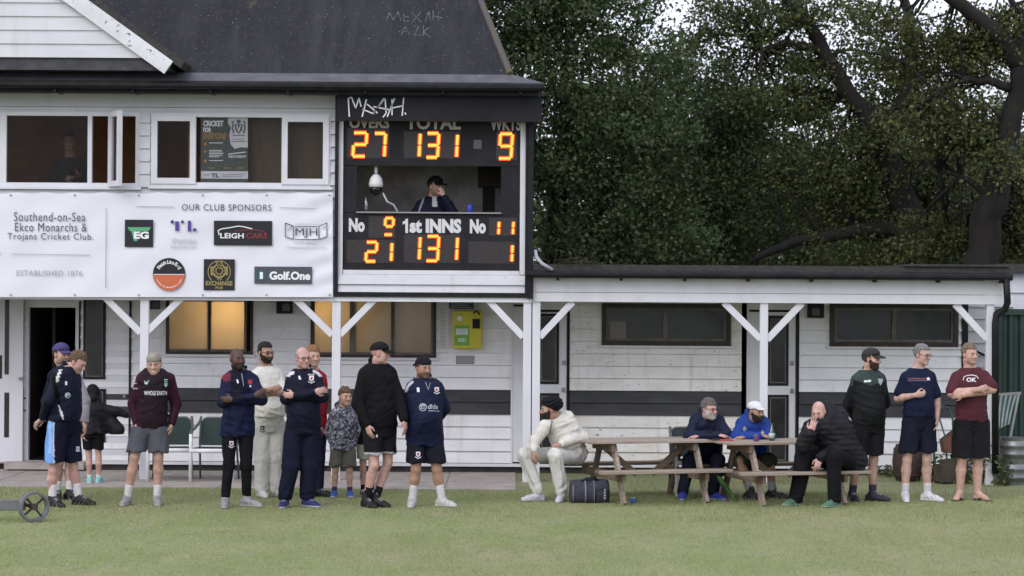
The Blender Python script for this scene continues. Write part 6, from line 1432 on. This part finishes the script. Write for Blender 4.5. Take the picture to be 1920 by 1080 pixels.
# ------------------------------------------------------------------ grass blades, weeds, trees
def leafmat(name, rough=.5):
    m = bpy.data.materials.new(name); m.use_nodes = True
    t = m.node_tree; N = t.nodes; L = t.links; b = N['Principled BSDF']; b.inputs['Roughness'].default_value = rough; b.inputs['Specular IOR Level'].default_value = .12
    a = N.new('ShaderNodeAttribute'); a.attribute_name = 'Col'; L.new(a.outputs['Color'], b.inputs['Base Color'])
    tl = N.new('ShaderNodeBsdfTranslucent'); L.new(a.outputs['Color'], tl.inputs[0]); mx = N.new('ShaderNodeMixShader'); mx.inputs[0].default_value = .22
    L.new(b.outputs[0], mx.inputs[1]); L.new(tl.outputs[0], mx.inputs[2]); L.new(mx.outputs[0], N['Material Output'].inputs[0]); return m
LEAF = leafmat('leaf'); BLADE = leafmat('grass_blade', .7)
BARK = mat('dark_bark', (.016, .0125, .011), .9, (.009, .0075, .007), 6, stretch=(1, 1, .3), bump=.8, bs=14, bstretch=(1, 1, .3), dirt_or_glow=[((.022, .024, .014), 3, .5, .7, (1, 1, 1), .5)])
rg = np.random.RandomState(11)
def blades(name, n, xr, yr, hlo, hhi, wlo, cols, lean=.5, dens=None, kind=None, seed=0):
    r = np.random.RandomState(seed); x = r.uniform(*xr, n); y = r.uniform(*yr, n)
    if dens is not None: k = r.rand(n) < dens(x, y); x, y = x[k], y[k]; n = len(x)
    h = r.uniform(hlo, hhi, n); a = r.uniform(0, 6.283, n); w_ = r.uniform(.6, 1.3, n) * wlo; ln = r.normal(0, lean, (n, 2)) * h[:, None]
    V = np.zeros((n, 3, 3)); V[:, 0] = np.stack([x - np.cos(a) * w_, y - np.sin(a) * w_, np.full(n, .0)], 1); V[:, 1] = np.stack([x + np.cos(a) * w_, y + np.sin(a) * w_, np.full(n, .0)], 1); V[:, 2] = np.stack([x + ln[:, 0], y + ln[:, 1], h], 1)
    c = np.array(cols)[r.randint(0, len(cols), n)] * r.uniform(.94, 1.06, (n, 1))
    pt = np.clip(.5 + 1.1 * n3(x * 1.1, y * .6, x * .3, 2) + .5 * n3(x * 3.1, y * 1.7, x, 5) + .45 * np.exp(-((y - 23.9) / 1.0) ** 2) - .5 * np.clip((20.2 - y) / 1.5, 0, 1), 0, 1)[:, None]; c = c * (1 - .55 * pt) + c.mean(1, keepdims=True) * np.array((1.30, 1.12, .62)) * .55 * pt
    o = np_mesh(name, V.reshape(-1, 3), np.arange(3 * n).reshape(-1, 3), BLADE, col=np.repeat(c, 3, 0), smooth=False); tag(o, None, None, kind='stuff'); return o
gc = [(.32, .405, .142), (.305, .395, .132), (.335, .41, .155), (.355, .405, .165), (.31, .40, .135), (.385, .40, .19)]
g = blades('grass', 190000, (-6.6, 6.9), (18.2, 27.1), .006, .018, .0036, gc, .7, lambda x, y: np.clip(1.15 - (y > 26.9) * (x < .5) * .8, 0, 1), seed=1); g['label'] = 'short mown grass of the cricket outfield'
g = blades('long_grass', 26000, (-6.6, 6.9), (23.4, 29.7), .03, .085, .0030, [(.36, .33, .21), (.24, .28, .125), (.42, .38, .26), (.20, .26, .10)], .5,
           lambda x, y: np.clip(.28 + .9 * n3(x * 2.2, y * 2.5, x * .7, 4), 0, 1) * np.where(x < .45, (y < 26.93) & (y > 23.6), 1), seed=2); g['label'] = 'longer tufts and straw along the edge of the outfield'
def weed(x, y, h, n, label, spread=.14, seed=0):
    r = np.random.RandomState(seed); t = thing('weed', label, 'weed', (x, y, 0), 0, 'weeds against the changing room wall'); m = n
    a = r.uniform(0, 6.283, m); l = r.uniform(.04, .10, m); q = r.uniform(0, 1, m); c = np.stack([r.normal(0, spread * .5, m) * (.4 + q), r.normal(0, spread * .35, m) * (.4 + q), q * h], 1)
    d = np.stack([np.cos(a), np.sin(a), r.uniform(-.2, .9, m)], 1); d /= np.linalg.norm(d, axis=1)[:, None]; s = np.cross(d, r.normal(size=(m, 3))); s /= np.linalg.norm(s, axis=1)[:, None]
    V = np.stack([c - d * l[:, None] * .5, c + s * l[:, None] * .25, c + d * l[:, None] * .5, c - s * l[:, None] * .25], 1).reshape(-1, 3)
    C = np.array([(.09, .12, .05), (.13, .14, .075), (.06, .09, .035)])[r.randint(0, 3, m)]
    np_mesh('foliage', V, np.arange(4 * m).reshape(-1, 4), LEAF, t, col=np.repeat(C, 4, 0), smooth=False)
    mb = MB()
    for k in range(5): mb.tube([(r.normal(0, .02), r.normal(0, .02), 0), (r.normal(0, spread * .4), r.normal(0, spread * .3), h * .8)], .004, 4)
    mb.build('stem', mat('weed_stem', (.10, .10, .06), .8), t)
for i, (px, y, h, n, lb) in enumerate(((1752, 28.7, .34, 170, 'low weed clump between the barrel and the brown box'), (1808, 28.5, .42, 220, 'leafy weed behind the barefoot man in flip-flops'), (1848, 28.4, .55, 220, 'tall thin weed by the corner post and downpipe'),
                                      (1878, 28.2, .40, 160, 'weed in front of the steel kegs'), (1668, 29.5, .16, 70, 'small weed at the wall base behind the man in green'), (1330, 29.5, .10, 50, 'tiny weed at the wall base behind the grey-bearded man'))):
    weed(W(px, 890, y)[0], y, h, n, lb, .17, i)
# weeds growing in the gutter of the low roof
o = W(1080, 496, YB - .2); r = np.random.RandomState(5); t = thing('gutter_weed', 'dry twiggy weeds growing in the low roof gutter beside the scoreboard', 'weed', o); mb = MB()
for k in range(16): x = r.normal(0, .22); mb.tube([(x, 0, -.02), (x + r.normal(0, .05), r.normal(0, .03), r.uniform(.02, .07)), (x + r.normal(0, .12), r.normal(0, .05), r.uniform(.0, .10))], .004, 4)
mb.build('stem', mat('dry_stem', (.055, .042, .028), .9), t)
c = [W(*q) for q in ((1004, 470, YB - .12), (1006, 482, YB - .2), (1016, 494, YB - .28), (1036, 506, YB - .27))]
part(MB().tube(c, .022, 8), 'overflow_pipe', mat('pale_pipe', (.35, .36, .40), .4), smooth=True)

def leaves(r, C, size, cols, flat=.0):
    m = len(C); d = r.normal(size=(m, 3)); d /= np.linalg.norm(d, axis=1)[:, None]; s = np.cross(d, r.normal(size=(m, 3))); s /= np.linalg.norm(s, axis=1)[:, None] + 1e-9
    l = size * r.uniform(.6, 1.25, (m, 1)); V = np.stack([C - d * l * .5, C + s * l * .30 - d * l * .05, C + d * l * .5, C - s * l * .30 - d * l * .05], 1).reshape(-1, 3)
    c = np.array(cols)[r.randint(0, len(cols), m)] * r.uniform(.7, 1.3, (m, 1)); return V, np.repeat(c, 4, 0)
GREENS = [(.062, .094, .040), (.050, .077, .034), (.084, .113, .046), (.042, .066, .033), (.111, .132, .064)]
OLIVE = [(.079, .095, .033), (.059, .077, .030), (.100, .109, .043), (.050, .067, .026), (.119, .112, .045)]
def tree(label, base, trunk, limbs, blobs, nl, size, cols, seed, clump=(.28, .55), perc=70, twigs=0, shell=.45, group='trees behind the clubhouse', name='tree'):
    r = np.random.RandomState(seed); base = np.array((base[0], base[1], 0.)); t = thing(name, label, 'tree' if name == 'tree' else 'shrub', base, 0, group)
    if trunk:
        mb = MB(); pts, rad = trunk; pts = [np.array(p, float) for p in pts]
        def wob(pts, rad):
            P, R_ = [pts[0]], [rad[0]]
            for a, b, ra, rb in zip(pts[:-1], pts[1:], rad[:-1], rad[1:]):
                for k in (1, 2, 3): P.append(a + (b - a) * k / 3 + (r.normal(0, .25 * ra, 3) if k < 3 else 0)); R_.append(ra + (rb - ra) * k / 3 * 1.0)
            return P, R_
        P, R_ = wob(pts, rad); mb.tube(P, R_, 12); mb.build('trunk', BARK, t, base, True)
        for lp, lr in limbs: P, R_ = wob([np.array(p, float) for p in lp], lr); MB().tube(P, R_, 9).build('limb', BARK, t, base, True)
    vol = np.array([b[3] * b[4] * b[5] * (b[6] if len(b) > 6 else 1) for b in blobs]); vol = vol / vol.sum(); C = []; CC = []
    ncl = max(8, nl // perc)
    for b, f_ in zip(blobs, vol):
        m = max(3, int(ncl * f_)); d = r.normal(size=(m, 3)); d /= np.linalg.norm(d, axis=1)[:, None]; rad = r.rand(m, 1) ** shell
        cc = np.array(b[:3]) + d * rad * np.array(b[3:6]); CC.append(cc)
        for c in cc:
            rc = r.uniform(*clump); k = max(6, int(perc * r.uniform(.4, 1.6))); p = r.normal(size=(k, 3)) * (rc * .5, rc * .5, rc * .34); p[:, 2] -= .25 * (p[:, 0] ** 2 + p[:, 1] ** 2) / rc; C.append(c + p)
    CC = np.concatenate(CC); C = np.concatenate(C); C = C[C[:, 2] > .1]
    tone = 1.0
    V, c = leaves(r, C, size, cols); np_mesh('crown', V - 0, np.arange(len(V)).reshape(-1, 4), LEAF, t, col=c, smooth=False, off=base)
    if twigs:
        mb = MB(); src = [np.array(p, float) for lp, lr in limbs for p in lp[1:]] + [np.array(p, float) for p in trunk[0][2:]]
        for c in CC[r.permutation(len(CC))[:twigs]]:
            s = min(src, key=lambda q: np.linalg.norm(q - c) + r.rand() * .6); mid = (s + c) / 2 + r.normal(0, .12, 3) + (0, 0, .1); mb.tube([s, mid, c, c + r.normal(0, .25, 3)], [.035, .022, .010, .004], 5)
        mb.build('twigs', BARK, t, base, True)
    return t
def px3(pts, Y, dy=0): return [W(a, b, Y + dy * i) for i, (a, b) in enumerate(pts)]
def up(x, y, h, r0=.28, lean=.3): return ([(x, y, 0), (x + lean * .2, y, h * .3), (x + lean * .6, y + .1, h * .6), (x + lean, y, h * .9)], [r0, r0 * .75, r0 * .5, r0 * .15])
# A: dense tree right behind the scoreboard
tree('dense dark green tree directly behind the right end of the main roof', (.6, 36.5), up(.6, 36.5, 7.5), [([(.7, 36.5, 2.5), (1.6, 36.2, 4.2), (2.2, 36, 5.5)], [.14, .09, .03])],
     [(.3, 36.5, 6.6, 1.9, 1.6, 2.2), (.9, 36.2, 4.2, 1.9, 1.5, 1.9), (2.0, 36.3, 5.2, 1.3, 1.3, 2.0), (-.3, 36.8, 8.0, 1.7, 1.6, 1.6), (1.4, 36.6, 7.4, 1.3, 1.2, 1.0), (1.9, 36.0, 3.2, 1.6, 1.3, 1.2)], 80000, .085, GREENS, 21, clump=(.3, .6), perc=150)
# B: rounder crown in the middle
tree('mid green round-crowned tree between the dense tree and the bare-limbed oak', (3.3, 39), up(3.3, 39, 6.8, .24, -.4), [([(3.2, 39, 2.6), (4.0, 38.6, 4.2), (4.3, 38.5, 5.0)], [.12, .08, .03])],
     [(3.0, 39, 5.4, 1.5, 1.4, 1.6), (3.9, 38.6, 4.3, 1.3, 1.2, 1.3), (2.7, 38.8, 3.6, 1.5, 1.2, 1.2), (3.9, 38.8, 5.7, .9, .9, .7, .6)], 46000, .082, GREENS, 22, clump=(.28, .58), perc=120)
# C: oak with long dark slanting limbs
YC_ = 37.2
tree('oak with long dark slanting limb reaching up left across the sky', (W(1712, 700, YC_)[0], YC_), ([W(1712, 700, YC_) * (1, 1, 0), W(1706, 480, YC_), W(1690, 370, YC_), W(1660, 265, YC_), W(1595, 185, YC_), W(1548, 105, YC_), W(1494, 20, YC_), W(1440, -70, YC_)], [.30, .27, .24, .20, .155, .125, .10, .06]),
     [(px3([(1700, 430), (1610, 432), (1540, 447), (1475, 460), (1405, 492)], YC_, -.1), [.15, .12, .10, .085, .04]), (px3([(1660, 265), (1700, 180), (1712, 90), (1695, 0), (1680, -80)], YC_, .1), [.18, .14, .11, .08, .05]),
      (px3([(1540, 95), (1470, 80), (1430, 95)], YC_, -.1), [.09, .06, .03]), (px3([(1690, 370), (1740, 300), (1770, 220)], YC_, .1), [.10, .07, .03]), (px3([(1500, 30), (1450, 70), (1420, 90)], YC_, .05), [.08, .05, .02])],
     [(*W(1590, 330, 37.6), 1.5, .9, .9), (*W(1480, 180, 37.4), 1.2, .9, .6), (*W(1640, 120, 37.6), 1.0, .8, .5, .7), (*W(1560, 20, 37.3), 1.5, .9, .45, .5), (*W(1700, 420, 38.2), 1.4, .8, .6), (*W(1420, 20, 37.3), 1.3, .8, .55, .8), (*W(1330, 60, 37.6), .9, .7, .6, .7), (*W(1500, 110, 37.6), 1.2, .8, .5, .8), (*W(1700, 200, 37.9), 1.2, .8, .7), (*W(1640, 250, 37.0), .8, .5, .5, .8), (*W(1620, 470, 37), 1.2, .5, .4, .8), (*W(1770, 340, 38), 1.0, .8, .8)], 44000, .080, OLIVE + GREENS[:3], 23, twigs=110, shell=.5, perc=60, clump=(.22, .5))
# D: big trunk at the right edge
YD = 34.6
tree('large dark trunk at the right edge with thick limb arching to the upper left', (W(1838, 700, YD)[0], YD), ([W(1836, 700, YD) * (1, 1, 0), W(1840, 485, YD), W(1850, 400, YD), W(1874, 320, YD), W(1893, 240, YD), W(1912, 140, YD), W(1940, 20, YD), W(1960, -90, YD)], [.36, .27, .24, .21, .18, .16, .12, .08]),
     [(px3([(1916, 125), (1880, 75), (1835, 35), (1790, 2), (1745, -30), (1690, -60)], YD, -.05), [.16, .14, .12, .105, .09, .06]), (px3([(1893, 165), (1850, 150), (1805, 150), (1755, 172), (1720, 200)], YD, -.1), [.08, .065, .05, .035, .015]),
      (px3([(1860, 370), (1800, 330), (1760, 320)], YD, .1), [.07, .04, .015]), (px3([(1935, 40), (1900, 10), (1880, -50)], YD, .1), [.07, .05, .03])],
     [(*W(1760, 220, YD), .9, .6, .55), (*W(1660, 40, YD), 1.0, .7, .35, .5), (*W(1880, 60, YD + .4), .9, .7, .6, .8), (*W(1800, 90, YD + .5), 1.0, .7, .5, .8), (*W(1830, 250, YD + .8), .9, .6, .6), (*W(1890, 300, YD - .5), .5, .4, .5, .6), (*W(1700, 100, YD + .6), .8, .6, .5, .7), (*W(1900, 400, YD + 1), .7, .7, .8), (*W(1780, 440, YD + 1.2), .9, .7, .5), (*W(1770, 130, YD + .3), .8, .6, .35, .6)], 28000, .080, OLIVE, 24, twigs=110, shell=.5, perc=50, clump=(.2, .45))
# E: trees further back
for i, (x, y, h, lb) in enumerate(((5.0, 46, 7.6, 'leafy tree behind the oak, left of its trunk'), (7.6, 47, 7.3, 'leafy tree seen between the oak and the right-edge trunk'), (10.2, 46, 7.6, 'leafy tree behind the right-edge trunk, partly cut by the frame'), (2.2, 45, 8.4, 'tall tree behind the dense dark green tree'))):
    tree(lb, (x, y), up(x, y, h, .22, .2), [], [(x, y, h * .72, 1.9, 1.5, h * .24), (x - .9, y - .2, h * .5, 1.6, 1.3, h * .22), (x + 1.0, y, h * .5, 1.6, 1.3, h * .2), (x, y - .3, h * .32, 2.0, 1.3, h * .18)], 26000, .10, OLIVE if i % 2 else GREENS + OLIVE[:2], 30 + i)
# F: understory shrubs just behind the low roof
BR = [(.060, .058, .032), (.048, .046, .026), (.075, .064, .034), (.046, .060, .030)]
for i, (px, y, h, rx, cl, lb) in enumerate(((1330, 40.5, 4.2, 1.7, BR, 'twiggy brownish shrub behind the low roof right of the dense tree'), (1560, 41, 4.4, 1.6, OLIVE, 'olive green shrub below the low oak branch'), (1760, 39.5, 4.0, 1.3, OLIVE + BR, 'yellow-green shrub between the two big trunks'), (1900, 38.5, 4.1, 1.2, OLIVE, 'olive shrub right of the big right-edge trunk'), (1150, 38.2, 3.9, 1.5, BR + GREENS, 'dark shrub under the dense tree'))):
    x = W(px, 500, y)[0]; tree(lb, (x, y), up(x, y, h * .7, .06), [], [(x, y, h * .62, rx, .9, h * .36), (x + .5, y - .3, h * .45, rx * .8, .8, h * .3)], 6500, .10, cl, 40 + i, name='shrub', group='shrubs behind the low roof', clump=(.2, .4), perc=50)
# G: far wood edge
for i, x in enumerate((-1.5, 3.6, 8.2, 12.8, 16)):
    tree(('far', 'second far', 'third far', 'fourth far', 'rightmost far')[i] + ' tree of the wood edge, seen through gaps in the nearer crowns', (x, 60 + i % 2 * 2), up(x, 60 + i % 2 * 2, 7, .3, .2), [], [(x, 60 + i % 2 * 2, 5.0, 3.2, 2, 2.6 + .4 * (i % 3)), (x + 1, 59, 2.6, 3.2, 2, 2.2)], 8000, .24, GREENS + OLIVE, 50 + i, clump=(.5, 1.0), group='far trees of the wood edge')
